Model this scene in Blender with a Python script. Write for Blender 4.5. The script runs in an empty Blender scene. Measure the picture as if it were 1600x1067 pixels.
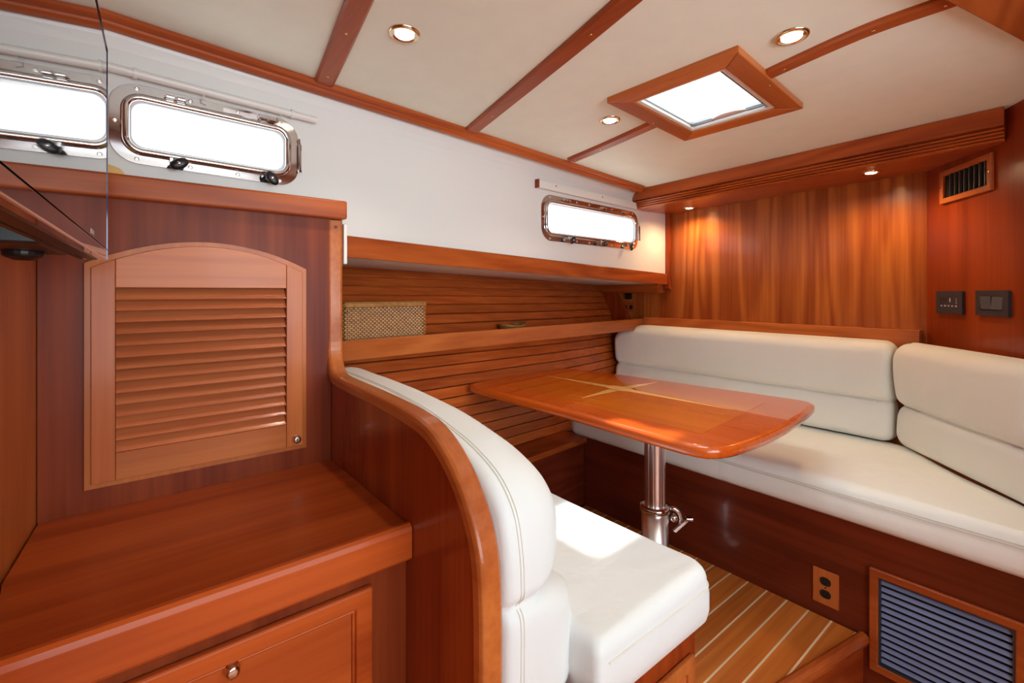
import bpy, bmesh, math, random
from mathutils import Vector, Matrix, noise
from mathutils.geometry import tessellate_polygon
random.seed(7)
scene = bpy.context.scene
R = math.radians

# ------------------------------------------------------------------ camera, world, sun, exposure
F = 733.0; CU = 800.0; CV = 456.0; CH = 1.15
YAW = R(51.15)                       # view direction, anticlockwise from +X
FX, FY = math.cos(YAW), math.sin(YAW)
cam = bpy.data.objects.new('camera', bpy.data.cameras.new('camera'))
scene.collection.objects.link(cam)
cam.location = (0, 0, CH)
cam.rotation_euler = (R(90), 0, YAW - R(90))
cam.data.sensor_width = 36.0
cam.data.lens = F / 1600 * 36
cam.data.shift_x = 0.0
cam.data.shift_y = -(533.5 - CV) / 1600
cam.data.clip_start = 0.02
scene.camera = cam

world = bpy.data.worlds.new('sky'); scene.world = world; world.use_nodes = True
bg = world.node_tree.nodes['Background']
bg.inputs[0].default_value = (0.84, 0.93, 1.0, 1); bg.inputs[1].default_value = 2.0

def lamp(name, kind, loc, energy, color=(1, 1, 1), direction=None, **kw):
    d = bpy.data.lights.new(name, kind); d.energy = energy; d.color = color
    for k, v in kw.items(): setattr(d, k, v)
    o = bpy.data.objects.new(name, d); o.location = loc
    if direction is not None:
        o.rotation_euler = Vector(direction).to_track_quat('-Z', 'Y').to_euler()
    scene.collection.objects.link(o); return o

SUN_DIR = (-0.40, 0.10, -1.30)
lamp('sun', 'SUN', (1.5, 0.8, 4), 7.0, (1.0, 0.97, 0.92), SUN_DIR, angle=R(2.5))
# added soft fill from behind the camera, standing in for unseen companionway daylight
lamp('aft_fill', 'AREA', (0.1, -2.2, 1.1), 26, (0.84, 0.95, 1.0), (0.30, 1.0, 0.30), shape='RECTANGLE', size=2.6, size_y=1.3)

lamp('hatch_skylight', 'AREA', (1.47, 0.81, 2.45), 26, (0.82, 0.93, 1.0), (0.03, 0.02, -1), shape='RECTANGLE', size=0.8, size_y=0.7)
lamp('dinette_fill', 'AREA', (0.95, -1.35, 1.25), 15, (0.86, 0.96, 1.0), (0.72, 1.0, 0.50), shape='RECTANGLE', size=1.3, size_y=0.8)  # added fill to brighten settee and headliner; no window is built here

scene.view_settings.view_transform = 'Standard'
scene.view_settings.look = 'None'
scene.view_settings.exposure = 0.47
scene.view_settings.gamma = 1.0
scene.view_settings.use_curve_mapping = False

# ------------------------------------------------------------------ photograph measurements -> points on real planes
def ray(u, v):
    r = (u - CU) / F
    return Vector((FX + r * FY, FY - r * FX, (CV - v) / F))
def on(u, v, p, n):
    d = ray(u, v); p = Vector(p); n = Vector(n)
    return Vector((0, 0, CH)) + d * ((p - Vector((0, 0, CH))).dot(n) / d.dot(n))
def atX(u, v, x): return on(u, v, (x, 0, 0), (1, 0, 0))
def atY(u, v, y): return on(u, v, (0, y, 0), (0, 1, 0))
def atZ(u, v, z): return on(u, v, (0, 0, z), (0, 0, 1))

# ------------------------------------------------------------------ materials
def newmat(name):
    m = bpy.data.materials.new(name); m.use_nodes = True
    nt = m.node_tree; b = nt.nodes['Principled BSDF']
    return m, nt, b
def srgb(r, g, b):
    f = lambda c: (c / 255 / 12.92) if c / 255 <= 0.04045 else ((c / 255 + 0.055) / 1.055) ** 2.4
    return (f(r), f(g), f(b), 1)
def wood(name, light, dark, axis='X', freq=9.0, across=5.0, along=0.55, rough=0.34, coat=0.12, fig=0.0, spec=0.25, crough=0.12, wander=1.0, figure=1.0, blotch=0.8):
    m, nt, b = newmat(name); N = nt.nodes; L = nt.links
    tc = N.new('ShaderNodeTexCoord'); oi = N.new('ShaderNodeObjectInfo')
    mul = N.new('ShaderNodeMath'); mul.operation = 'MULTIPLY'; mul.inputs[1].default_value = 37.0
    L.new(oi.outputs['Random'], mul.inputs[0])
    add = N.new('ShaderNodeVectorMath'); add.operation = 'ADD'
    L.new(tc.outputs['Object'], add.inputs[0]); L.new(mul.outputs[0], add.inputs[1])
    def mapping(a, c):
        mp = N.new('ShaderNodeMapping')
        s = [c, c, c]; s['XYZ'.index(axis)] = a
        mp.inputs['Scale'].default_value = s
        L.new(add.outputs[0], mp.inputs['Vector']); return mp
    m1 = mapping(along, across)
    n1 = N.new('ShaderNodeTexNoise'); n1.inputs['Scale'].default_value = 1.0; n1.inputs['Detail'].default_value = 2.0
    n1.inputs['Roughness'].default_value = 0.45; n1.inputs['Distortion'].default_value = 0.25 * wander
    L.new(m1.outputs[0], n1.inputs['Vector'])
    k = N.new('ShaderNodeMath'); k.operation = 'MULTIPLY'; k.inputs[1].default_value = freq * 6.2832
    L.new(n1.outputs['Fac'], k.inputs[0])
    s = N.new('ShaderNodeMath'); s.operation = 'SINE'; L.new(k.outputs[0], s.inputs[0])
    rg = N.new('ShaderNodeMapRange'); rg.inputs[1].default_value = -1; rg.inputs[2].default_value = 1
    rg.inputs[3].default_value = 0.0; rg.inputs[4].default_value = 0.42 * figure
    L.new(s.outputs[0], rg.inputs[0])
    m2 = mapping(2.2, 75.0)
    n2 = N.new('ShaderNodeTexNoise'); n2.inputs['Scale'].default_value = 1.0; n2.inputs['Detail'].default_value = 3.0
    L.new(m2.outputs[0], n2.inputs['Vector'])
    m3 = mapping(0.8, 2.6)
    n3 = N.new('ShaderNodeTexNoise'); n3.inputs['Scale'].default_value = 1.3; n3.inputs['Detail'].default_value = 3.0
    L.new(m3.outputs[0], n3.inputs['Vector'])
    a1 = N.new('ShaderNodeMath'); a1.operation = 'MULTIPLY_ADD'; a1.inputs[1].default_value = 0.75
    L.new(n2.outputs['Fac'], a1.inputs[0]); L.new(rg.outputs[0], a1.inputs[2])
    a2 = N.new('ShaderNodeMath'); a2.operation = 'MULTIPLY_ADD'; a2.inputs[1].default_value = 0.75 * blotch
    L.new(n3.outputs['Fac'], a2.inputs[0]); L.new(a1.outputs[0], a2.inputs[2])
    cr = N.new('ShaderNodeMapRange'); mid = 0.375 + 0.21 * figure + 0.375 * blotch; hsp = 0.13 + 0.20 * figure + 0.12 * blotch
    cr.inputs[1].default_value = mid - hsp * 1.15; cr.inputs[2].default_value = mid + hsp * 1.15
    cr.inputs[3].default_value = 0; cr.inputs[4].default_value = 1
    L.new(a2.outputs[0], cr.inputs[0])
    mx = N.new('ShaderNodeMix'); mx.data_type = 'RGBA'
    mx.inputs[6].default_value = light; mx.inputs[7].default_value = dark
    L.new(cr.outputs[0], mx.inputs[0])
    # board to board tone
    hs = N.new('ShaderNodeHueSaturation')
    vr = N.new('ShaderNodeMapRange'); vr.inputs[3].default_value = 0.88; vr.inputs[4].default_value = 1.12
    L.new(oi.outputs['Random'], vr.inputs[0]); L.new(vr.outputs[0], hs.inputs['Value'])
    L.new(mx.outputs[2], hs.inputs['Color']); L.new(hs.outputs[0], b.inputs['Base Color'])
    b.inputs['Roughness'].default_value = rough
    b.inputs['Coat Weight'].default_value = coat; b.inputs['Coat Roughness'].default_value = crough
    b.inputs['Specular IOR Level'].default_value = spec
    bp = N.new('ShaderNodeBump'); bp.inputs['Strength'].default_value = 0.04; bp.inputs['Distance'].default_value = 0.002
    L.new(n2.outputs['Fac'], bp.inputs['Height']); L.new(bp.outputs[0], b.inputs['Normal'])
    return m
def plain(name, col, rough=0.5, metal=0.0, bump=0.0, bscale=60, coat=0.0, var=0.0, spec=0.5):
    m, nt, b = newmat(name); N = nt.nodes; L = nt.links
    b.inputs['Base Color'].default_value = col; b.inputs['Roughness'].default_value = rough
    b.inputs['Metallic'].default_value = metal; b.inputs['Coat Weight'].default_value = coat
    b.inputs['Specular IOR Level'].default_value = spec
    tc = N.new('ShaderNodeTexCoord'); n = N.new('ShaderNodeTexNoise'); n.inputs['Scale'].default_value = bscale
    n.inputs['Detail'].default_value = 4
    L.new(tc.outputs['Object'], n.inputs['Vector'])
    if bump:
        bp = N.new('ShaderNodeBump'); bp.inputs['Strength'].default_value = bump; bp.inputs['Distance'].default_value = 0.004
        L.new(n.outputs['Fac'], bp.inputs['Height']); L.new(bp.outputs[0], b.inputs['Normal'])
    if var:
        n2 = N.new('ShaderNodeTexNoise'); n2.inputs['Scale'].default_value = 14; n2.inputs['Detail'].default_value = 5
        L.new(tc.outputs['Object'], n2.inputs['Vector'])
        mx = N.new('ShaderNodeMix'); mx.data_type = 'RGBA'
        mx.inputs[6].default_value = [c * (1 - var) for c in col[:3]] + [1]; mx.inputs[7].default_value = [min(1, c * (1 + var)) for c in col[:3]] + [1]
        L.new(n2.outputs['Fac'], mx.inputs[0]); L.new(mx.outputs[2], b.inputs['Base Color'])
    return m
def emit(name, col, strength):
    m, nt, b = newmat(name)
    b.inputs['Base Color'].default_value = col; b.inputs['Emission Color'].default_value = col
    b.inputs['Emission Strength'].default_value = strength; return m
def glass(name, tint=(1, 1, 1, 1), gloss=0.06):
    m, nt, b = newmat(name); N = nt.nodes; L = nt.links
    t = N.new('ShaderNodeBsdfTransparent'); t.inputs[0].default_value = tint
    g = N.new('ShaderNodeBsdfGlossy'); g.inputs['Roughness'].default_value = 0.02
    mx = N.new('ShaderNodeMixShader'); mx.inputs[0].default_value = gloss
    L.new(t.outputs[0], mx.inputs[1]); L.new(g.outputs[0], mx.inputs[2])
    L.new(mx.outputs[0], N['Material Output'].inputs['Surface']); return m
def leather(name, col):
    m, nt, b = newmat(name); N = nt.nodes; L = nt.links
    tc = N.new('ShaderNodeTexCoord')
    n = N.new('ShaderNodeTexNoise'); n.inputs['Scale'].default_value = 260; n.inputs['Detail'].default_value = 3
    w = N.new('ShaderNodeTexNoise'); w.inputs['Scale'].default_value = 7; w.inputs['Detail'].default_value = 3
    w.inputs['Distortion'].default_value = 0.6
    mp = N.new('ShaderNodeMapping'); mp.inputs['Scale'].default_value = (1, 1.6, 0.6)
    L.new(tc.outputs['Object'], mp.inputs[0]); L.new(mp.outputs[0], w.inputs['Vector']); L.new(tc.outputs['Object'], n.inputs['Vector'])
    b1 = N.new('ShaderNodeBump'); b1.inputs['Strength'].default_value = 0.4; b1.inputs['Distance'].default_value = 0.012
    b2 = N.new('ShaderNodeBump'); b2.inputs['Strength'].default_value = 0.12; b2.inputs['Distance'].default_value = 0.001
    L.new(w.outputs['Fac'], b1.inputs['Height']); L.new(b1.outputs[0], b2.inputs['Normal'])
    L.new(n.outputs['Fac'], b2.inputs['Height']); L.new(b2.outputs[0], b.inputs['Normal'])
    b.inputs['Base Color'].default_value = col; b.inputs['Roughness'].default_value = 0.5
    b.inputs['Specular IOR Level'].default_value = 0.35
    return m

LT = (0.46, 0.125, 0.032, 1); DK = (0.20, 0.032, 0.008, 1)
M = {}
def W(key, **kw):
    pal = {
        'trim': ((0.50, 0.115, 0.022, 1), (0.26, 0.040, 0.008, 1)),
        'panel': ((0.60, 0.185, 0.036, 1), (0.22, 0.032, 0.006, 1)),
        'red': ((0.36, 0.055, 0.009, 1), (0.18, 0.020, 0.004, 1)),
        'work': ((0.54, 0.100, 0.016, 1), (0.28, 0.036, 0.006, 1)),
        'slat': ((0.56, 0.175, 0.062, 1), (0.38, 0.088, 0.032, 1)),
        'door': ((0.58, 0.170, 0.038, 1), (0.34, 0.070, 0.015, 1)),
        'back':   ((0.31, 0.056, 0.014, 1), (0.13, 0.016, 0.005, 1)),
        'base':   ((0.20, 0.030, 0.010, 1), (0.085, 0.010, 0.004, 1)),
        'hull': ((0.54, 0.125, 0.022, 1), (0.28, 0.046, 0.008, 1)),
        'table': ((0.66, 0.165, 0.009, 1), (0.46, 0.082, 0.005, 1)),
        'tabled': ((0.55, 0.100, 0.008, 1), (0.36, 0.044, 0.005, 1)),
        'teak':   ((0.72, 0.235, 0.042, 1), (0.44, 0.110, 0.018, 1)),
        'inlay': ((0.97, 0.62, 0.22, 1), (0.86, 0.50, 0.16, 1)),
        'holly':  ((0.88, 0.74, 0.50, 1), (0.78, 0.60, 0.36, 1)),
        'bowl':   ((0.45, 0.23, 0.07, 1), (0.22, 0.09, 0.025, 1)),
    }[key]
    k = (key,) + tuple(sorted(kw.items()))
    if k not in M: M[k] = wood('cherry_' + key, pal[0], pal[1], **kw)
    return M[k]
white_wall = plain('white_gelcoat', (0.77, 0.765, 0.74, 1), 0.35, bump=0.02, bscale=20)
liner = plain('cream_vinyl_headliner', (0.87, 0.91, 0.79, 1), 0.55, bump=0.08, bscale=120, var=0.045)
white_pl = plain('white_plastic', (0.80, 0.78, 0.74, 1), 0.35)
chrome = plain('polished_steel', (0.66, 0.65, 0.65, 1), 0.07, 1.0)
steel_soft = plain('brushed_steel', (0.90, 0.88, 0.86, 1), 0.28, 1.0)
gilt = plain('warm_gilt_steel', (0.80, 0.66, 0.46, 1), 0.16, 1.0)
brass = plain('brass', (0.75, 0.50, 0.22, 1), 0.2, 1.0)
black = plain('black_plastic', (0.012, 0.012, 0.013, 1), 0.35)
charcoal = plain('charcoal_plastic', (0.028, 0.032, 0.042, 1), 0.4)
darkvoid = plain('dark_interior', (0.006, 0.005, 0.005, 1), 0.9)
bluegrey = plain('bluegrey_lacquer', (0.17, 0.215, 0.38, 1), 0.3)
grey_metal = plain('grey_metal', (0.35, 0.36, 0.37, 1), 0.35, 0.7)
gasket = plain('white_gasket', (0.75, 0.78, 0.80, 1), 0.4)
leather_m = leather('ivory_leather', (0.86, 0.875, 0.83, 1))
leather_b = leather('white_leather', (0.74, 0.76, 0.755, 1))
thread = plain('seam_thread', (0.70, 0.66, 0.58, 1), 0.7)
pane_m = glass('clear_glass')
lens_w = emit('lit_lens', (1.0, 0.86, 0.62, 1), 9.0)
lens_v = emit('lit_lens_warm', (1.0, 0.74, 0.38, 1), 14.0)

def rattan():
    m, nt, b = newmat('woven_rattan'); N = nt.nodes; L = nt.links
    tc = N.new('ShaderNodeTexCoord')
    n = N.new('ShaderNodeTexNoise'); n.inputs['Scale'].default_value = 60
    L.new(tc.outputs['Object'], n.inputs['Vector'])
    mx = N.new('ShaderNodeMix'); mx.data_type = 'RGBA'
    mx.inputs[6].default_value = (0.26, 0.09, 0.022, 1); mx.inputs[7].default_value = (0.66, 0.34, 0.10, 1)
    L.new(n.outputs['Fac'], mx.inputs[0]); L.new(mx.outputs[2], b.inputs['Base Color'])
    b.inputs['Roughness'].default_value = 0.45
    return m
rattan_m = rattan()
tv_glass = plain('tv_glass', (0.004, 0.004, 0.006, 1), 0.03, coat=1.0, spec=0.9)

# ------------------------------------------------------------------ mesh helpers
class Fr:
    """a local frame: origin, two in-plane axes and the normal"""
    def __init__(s, o, e1, e2, n): s.o, s.e1, s.e2, s.n = Vector(o), Vector(e1).normalized(), Vector(e2).normalized(), Vector(n).normalized()
    def __call__(s, a, b, c=0): return s.o + s.e1 * a + s.e2 * b + s.n * c
    def inv(s, p):
        q = Vector(p) - s.o; return (q.dot(s.e1), q.dot(s.e2), q.dot(s.n))
WORLD = Fr((0, 0, 0), (1, 0, 0), (0, 1, 0), (0, 0, 1))
YZ = Fr((0, 0, 0), (0, 1, 0), (0, 0, 1), (1, 0, 0))      # a=y b=z c=x
XZ = Fr((0, 0, 0), (1, 0, 0), (0, 0, 1), (0, -1, 0))     # a=x b=z c=-y

class MB:
    def __init__(s): s.v = []; s.f = []
    def add(s, vs, fs):
        k = len(s.v); s.v += [Vector(p) for p in vs]; s.f += [tuple(i + k for i in f) for f in fs]; return s
    def box(s, fr, a0, a1, b0, b1, c0, c1):
        vs = [fr(a, b, c) for c in (c0, c1) for b in (b0, b1) for a in (a0, a1)]
        return s.add(vs, [(0, 2, 3, 1), (4, 5, 7, 6), (0, 1, 5, 4), (2, 6, 7, 3), (0, 4, 6, 2), (1, 3, 7, 5)])
    def prism(s, fr, poly, c0, c1, holes=()):
        loops = [list(poly)] + [list(h) for h in holes]
        flat = [p for l in loops for p in l]; n = len(flat)
        tr = tessellate_polygon([[Vector((p[0], p[1], 0)) for p in l] for l in loops])
        vs = [fr(p[0], p[1], c0) for p in flat] + [fr(p[0], p[1], c1) for p in flat]
        fs = []
        if len(loops) == 1:
            fs += [tuple(range(n))[::-1], tuple(range(n, 2 * n))]
        else:
            fs += [tuple(t)[::-1] for t in tr] + [tuple(i + n for i in t) for t in tr]
        k = 0
        for l in loops:
            for i in range(len(l)):
                j = (i + 1) % len(l); fs.append((k + i, k + j, k + j + n, k + i + n))
            k += len(l)
        return s.add(vs, fs)
    def tube(s, pts, r, seg=8, closed=False, caps=True):
        pts = [Vector(p) for p in pts]; n = len(pts); rings = []
        up = None
        for i, p in enumerate(pts):
            if closed: t = (pts[(i + 1) % n] - pts[i - 1])
            else: t = pts[min(i + 1, n - 1)] - pts[max(i - 1, 0)]
            t.normalize()
            if up is None:
                up = Vector((0, 0, 1)) if abs(t.z) < 0.9 else Vector((1, 0, 0))
            x = up.cross(t).normalized(); y = t.cross(x).normalized(); up = y
            rr = r[i] if isinstance(r, (list, tuple)) else r
            rings.append([p + (x * math.cos(2 * math.pi * k / seg) + y * math.sin(2 * math.pi * k / seg)) * rr for k in range(seg)])
        vs = [q for g in rings for q in g]; fs = []
        for i in range(n if closed else n - 1):
            j = (i + 1) % n
            for k in range(seg):
                l = (k + 1) % seg; fs.append((i * seg + k, i * seg + l, j * seg + l, j * seg + k))
        if caps and not closed: fs += [tuple(range(seg))[::-1], tuple(range((n - 1) * seg, n * seg))]
        return s.add(vs, fs)
    def lathe(s, fr, prof, seg=24, sx=1.0, sy=1.0):
        """prof: list of (radius, c) around frame origin"""
        vs = []; fs = []; n = len(prof)
        for r, c in prof:
            for k in range(seg):
                a = 2 * math.pi * k / seg; vs.append(fr(r * math.cos(a) * sx, r * math.sin(a) * sy, c))
        for i in range(n - 1):
            for k in range(seg):
                l = (k + 1) % seg; fs.append((i * seg + k, i * seg + l, (i + 1) * seg + l, (i + 1) * seg + k))
        fs += [tuple(range(seg))[::-1], tuple(range((n - 1) * seg, n * seg))]
        return s.add(vs, fs)
    def sweep(s, path, prof, closed=False, side=None):
        """path: list of (pos, outward, lateral); prof: list of (o, l)"""
        n = len(path); m = len(prof); vs = []; fs = []
        for p, o, l in path:
            for a, b in prof: vs.append(Vector(p) + Vector(o) * a + Vector(l) * b)
        for i in range(n if closed else n - 1):
            j = (i + 1) % n
            for k in range(m):
                q = (k + 1) % m; fs.append((i * m + k, i * m + q, j * m + q, j * m + k))
        if not closed: fs += [tuple(range(m))[::-1], tuple(range((n - 1) * m, n * m))]
        return s.add(vs, fs)

LOC = {}
def mesh(name, mb, mat, origin=(0, 0, 0), smooth=False):
    me = bpy.data.meshes.new(name)
    o = Vector(origin)
    me.from_pydata([tuple(v - o) for v in mb.v], [], mb.f)
    bm = bmesh.new(); bm.from_mesh(me)
    bmesh.ops.recalc_face_normals(bm, faces=bm.faces); bm.to_mesh(me); bm.free()
    for m in (mat if isinstance(mat, (list, tuple)) else [mat]): me.materials.append(m)
    if smooth:
        me.shade_smooth()
    me.update(); return me
def obj(name, mb, mat, parent=None, bevel=0.0, smooth=False, origin=None, seg=2):
    pl = LOC.get(parent.name, Vector((0, 0, 0))) if parent else Vector((0, 0, 0))
    base = Vector(origin) if origin is not None else pl
    me = mesh(name, mb, mat, base, smooth)
    o = bpy.data.objects.new(name, me); scene.collection.objects.link(o)
    o.location = base - pl
    if parent: o.parent = parent
    LOC[o.name] = base
    if bevel:
        md = o.modifiers.new('bevel', 'BEVEL'); md.width = bevel; md.segments = seg; md.limit_method = 'ANGLE'; md.angle_limit = R(40)
        md.harden_normals = False
    if smooth and bevel == 0:
        pass
    return o
def inst(name, me, parent, pos, rot=None):
    """another object on shared mesh data; pos is a world point"""
    o = bpy.data.objects.new(name, me); scene.collection.objects.link(o)
    pl = LOC.get(parent.name, Vector((0, 0, 0))) if parent else Vector((0, 0, 0))
    o.location = Vector(pos) - pl
    if rot is not None: o.rotation_euler = rot
    if parent: o.parent = parent
    LOC[o.name] = Vector(pos); return o
def tag(o, label=None, cat=None, group=None, kind=None):
    if label: o['label'] = label
    if cat: o['category'] = cat
    if group: o['group'] = group
    if kind: o['kind'] = kind
    return o
def thing(name, loc, label, cat, group=None, kind=None):
    o = bpy.data.objects.new(name, None); scene.collection.objects.link(o)
    o.empty_display_size = 0.05; o.location = loc; LOC[o.name] = Vector(loc)
    return tag(o, label, cat, group, kind)
def rrect(a0, a1, b0, b1, r, seg=6):
    pts = []
    for cx, cy, s in ((a1 - r, b1 - r, 0), (a0 + r, b1 - r, 90), (a0 + r, b0 + r, 180), (a1 - r, b0 + r, 270)):
        for k in range(seg + 1):
            a = R(s + 90 * k / seg); pts.append((cx + r * math.cos(a), cy + r * math.sin(a)))
    return pts
def catmull(pts, n=8, closed=False):
    P = [Vector(p) for p in pts]; out = []; N = len(P)
    for i in range(N if closed else N - 1):
        p0 = P[i - 1] if (i > 0 or closed) else P[0]; p1 = P[i]; p2 = P[(i + 1) % N]
        p3 = P[(i + 2) % N] if (closed or i + 2 < N) else P[-1]
        for k in range(n):
            t = k / n
            out.append(0.5 * ((2 * p1) + (p2 - p0) * t + (2 * p0 - 5 * p1 + 4 * p2 - p3) * t * t + (3 * p1 - p0 - 3 * p2 + p3) * t ** 3))
    if not closed: out.append(P[-1])
    return out
def resample(pts, n):
    """closed 2d loop -> n even points"""
    P = [Vector((p[0], p[1])) for p in pts]; L = [0]
    for i in range(len(P)): L.append(L[-1] + (P[(i + 1) % len(P)] - P[i]).length)
    out = []; j = 0
    for k in range(n):
        d = L[-1] * k / n
        while L[j + 1] < d: j += 1
        t = (d - L[j]) / max(L[j + 1] - L[j], 1e-9)
        out.append(P[j].lerp(P[(j + 1) % len(P)], t))
    return out
def cushion(fr, outline, spine, depth, r, extra=None, rings=26, n=220, back_r=0.012, bulge=0.0):
    """upholstered block: outline in the frame's plane, front face rounded over radius r"""
    out = resample(outline, n); s0, s1 = Vector(spine[0]), Vector(spine[1]); mb = MB()
    def q(p):
        d = s1 - s0; t = max(0, min(1, (p - s0).dot(d) / max(d.length_squared, 1e-9))); return s0 + d * t
    Q = [q(p) for p in out]
    cen = sum((p for p in out), Vector((0, 0))) / n
    layers = []
    layers.append([fr(*(p.lerp(Q[i], min(0.9, back_r / (Q[i] - p).length))), 0) for i, p in enumerate(out)])
    layers.append([fr(p.x, p.y, back_r) for p in out])
    for e in (0.35, 0.7): layers.append([fr(*(p + (p - Q[i]).normalized() * bulge), (depth - r) * e) for i, p in enumerate(out)])
    for k in range(rings + 1):
        if k <= 10: a = R(9 * k); dd = r * (1 - math.cos(a)); h = depth - r + r * math.sin(a); tt = None
        else: tt = (k - 10) / (rings - 10)
        lay = []
        for i, p in enumerate(out):
            v = Q[i] - p; ln = v.length
            if tt is None: d = min(dd, ln * 0.9)
            else: d = min(r, ln * 0.9) + (ln - min(r, ln * 0.9)) * tt * 0.995
            x = p + v * (d / ln)
            hh = h if tt is None else depth
            w = min(1, d / r) ** 0.3
            if extra: hh += extra(x.x, x.y) * w
            lay.append(fr(x.x, x.y, hh))
        layers.append(lay)
    vs = [p for l in layers for p in l]; fs = []
    for i in range(len(layers) - 1):
        for k in range(n):
            l = (k + 1) % n; fs.append((i * n + k, i * n + l, (i + 1) * n + l, (i + 1) * n + k))
    fs.append(tuple(range(n))[::-1])
    last = (len(layers) - 1) * n
    vs.append(sum((vs[last + k] for k in range(n)), Vector((0, 0, 0))) / n)
    # close the slit along the spine
    fs.append(tuple(range(last, last + n))); vs.pop()
    mb.add(vs, fs); return mb
def screw_mesh(r=0.004, mat=None, fr=None):
    f = fr or WORLD
    return mesh('screw', MB().lathe(Fr((0, 0, 0), f.e1, f.e2, f.n), [(r, 0), (r, r * 0.25), (r * 0.7, r * 0.5), (r * 0.3, r * 0.35)], 10), mat or brass, smooth=True)

# ------------------------------------------------------------------ THE SETTING
FLOOR2 = -0.20
CN = Vector((0.030, 0.020, 1.0)); CP = Vector((0.456, 1.52, 1.80))      # the headliner's plane
def cz(x, y): return CP.z - ((x - CP.x) * CN.x + (y - CP.y) * CN.y)
def ceil(u, v): return on(u, v, CP, CN)
CF = Fr((0, 0, cz(0, 0)), (1, 0, -CN.x), (0, 1, -CN.y), -CN)         # a~x b~y c = down from the headliner
def ca(p):
    q = CF.inv(p); return (q[0], q[1])

# hull side wall (white) on a slightly oblique vertical plane, cove at its top
WA0 = Vector((-1.2, 1.42, 0)); WD = Vector((1, 0.08, 0)).normalized(); WN = Vector((WD.y, -WD.x, 0))
def wy(x): return WA0.y + 0.08 * (x - WA0.x) 
WF = Fr(WA0, WD, (0, 0, 1), WN)
def onwall(u, v): return on(u, v, WA0, WN)
def wl(u, v): q = WF.inv(onwall(u, v)); return (q[0], q[1])

# hatch opening in the headliner
ho = [ca(ceil(u, v)) for u, v in ((960, 155), (1147, 62), (1250, 158), (1073, 216))]   # outer corners of the wooden frame
hx0 = (ho[0][0] + ho[1][0]) / 2; hx1 = (ho[2][0] + ho[3][0]) / 2
hy0 = (ho[1][1] + ho[2][1]) / 2; hy1 = (ho[0][1] + ho[3][1]) / 2
hc = Vector(((hx0 + hx1) / 2, (hy0 + hy1) / 2))
hw, hh = (hx1 - hx0) / 2, (hy1 - hy0) / 2
HF = Fr(CF(hc.x, hc.y, 0), CF.e1 + CF.e2 * 0.05, CF.e2 - CF.e1 * 0.05, CF.n)
iw, ih = hw - 0.062, hh - 0.062
hole = [ca(HF(a, b)) for a, b in ((-iw, -ih), (iw, -ih), (iw, ih), (-iw, ih))]
tag(obj('ceiling', MB().prism(CF, [(-1.6, -2.4), (3.0, -2.4), (3.0, 1.80), (-1.6, 1.50)], -0.03, 0, [hole]), liner), kind='structure')

tx = [-1.2, -0.5, 0, 0.456, 1.04, 1.53, 2.0, 2.35, 2.70]             # where the headliner meets the hull trim
def ty(x):
    return 1.49 + 0.055 * (x + 0.1)
pl1 = [wl(168, 150), wl(466, 290)]
def port_loop(cx, cy, w, h, r, tilt):
    pts = rrect(-w / 2, w / 2, -h / 2, h / 2, r, 7); c, s = math.cos(tilt), math.sin(tilt)
    return [(cx + c * a - s * b, cy + s * a + c * b) for a, b in pts]
def port_fit(us, r):
    """us: left mid, right mid, top mid, bottom mid in the photograph"""
    L_, R_, T_, B_ = [Vector(wl(*p)) for p in us]
    c = (L_ + R_) / 2; c.y = (T_.y + B_.y) / 2
    return c, (R_ - L_).length, (T_ - B_).length, math.atan2(R_.y - L_.y, R_.x - L_.x)
port1 = port_fit(((169, 197), (466, 252), (330, 160), (320, 272)), 0.05)
port2 = port_fit(((845, 336), (996, 360), (925, 318), (922, 383)), 0.05)
holes = [port_loop(p[0].x, p[0].y, p[1] - 0.05, p[2] - 0.05, 0.05, p[3]) for p in (port1, port2)]
WL = 4.1
_fl, _fr = wl(535, 402), wl(1040, 445)
def zbot(a): return _fl[1] + (_fr[1] - _fl[1]) * (a - _fl[0]) / (_fr[0] - _fl[0]) + 0.004
wall = MB().prism(WF, [(0, zbot(0)), (WL, zbot(WL)), (WL, 1.70), (0, 1.70)], -0.03, 0, holes)
# cove between wall and headliner
secs = []
for i in range(25):
    x = -1.2 + 4.08 * i / 24
    y0 = wy(x); y1 = min(ty(x), y0 - 0.02); z0 = 1.68; z1 = cz(x, y1)
    row = []
    for k in range(7):
        a = R(90 * k / 6); row.append(Vector((x, y0 + (y1 - y0) * (1 - math.cos(a)), z0 + (z1 - z0) * math.sin(a))))
    secs.append(row + [row[-1] + Vector((0, 0.05, 0.06)), Vector((x, y0 + 0.05, z1 + 0.06)), Vector((x, y0 + 0.05, z0))])
m = 10; vs = [p for s in secs for p in s]; fs = []
for i in range(24):
    for k in range(m):
        l = (k + 1) % m; fs.append((i * m + k, i * m + l, (i + 1) * m + l, (i + 1) * m + k))
fs += [tuple(range(m)), tuple(range(24 * m, 25 * m))]
wall.add(vs, fs)
wall_left = tag(obj('wall_left', wall, white_wall), kind='structure')

# hull-side ceiling trim: a stepped moulding following the joint
path = []
for i in range(30):
    x = -1.2 + 3.42 * i / 29 + 0.02; y = min(ty(x), wy(x) - 0.02)
    path.append((Vector((x, y, cz(x, y))), (0, 0, -1), (0, -1, 0)))
prof = [(0, -0.012), (0, 0.030), (0.010, 0.030), (0.014, 0.026), (0.018, 0.015), (0.024, 0.014), (0.030, 0.008), (0.032, -0.004), (0.030, -0.012)]
trim1 = tag(obj('trim_1', MB().sweep(path, prof), W('trim', axis='X', freq=3)), kind='structure')
screw_down = screw_mesh(0.0042, brass, CF)

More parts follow.
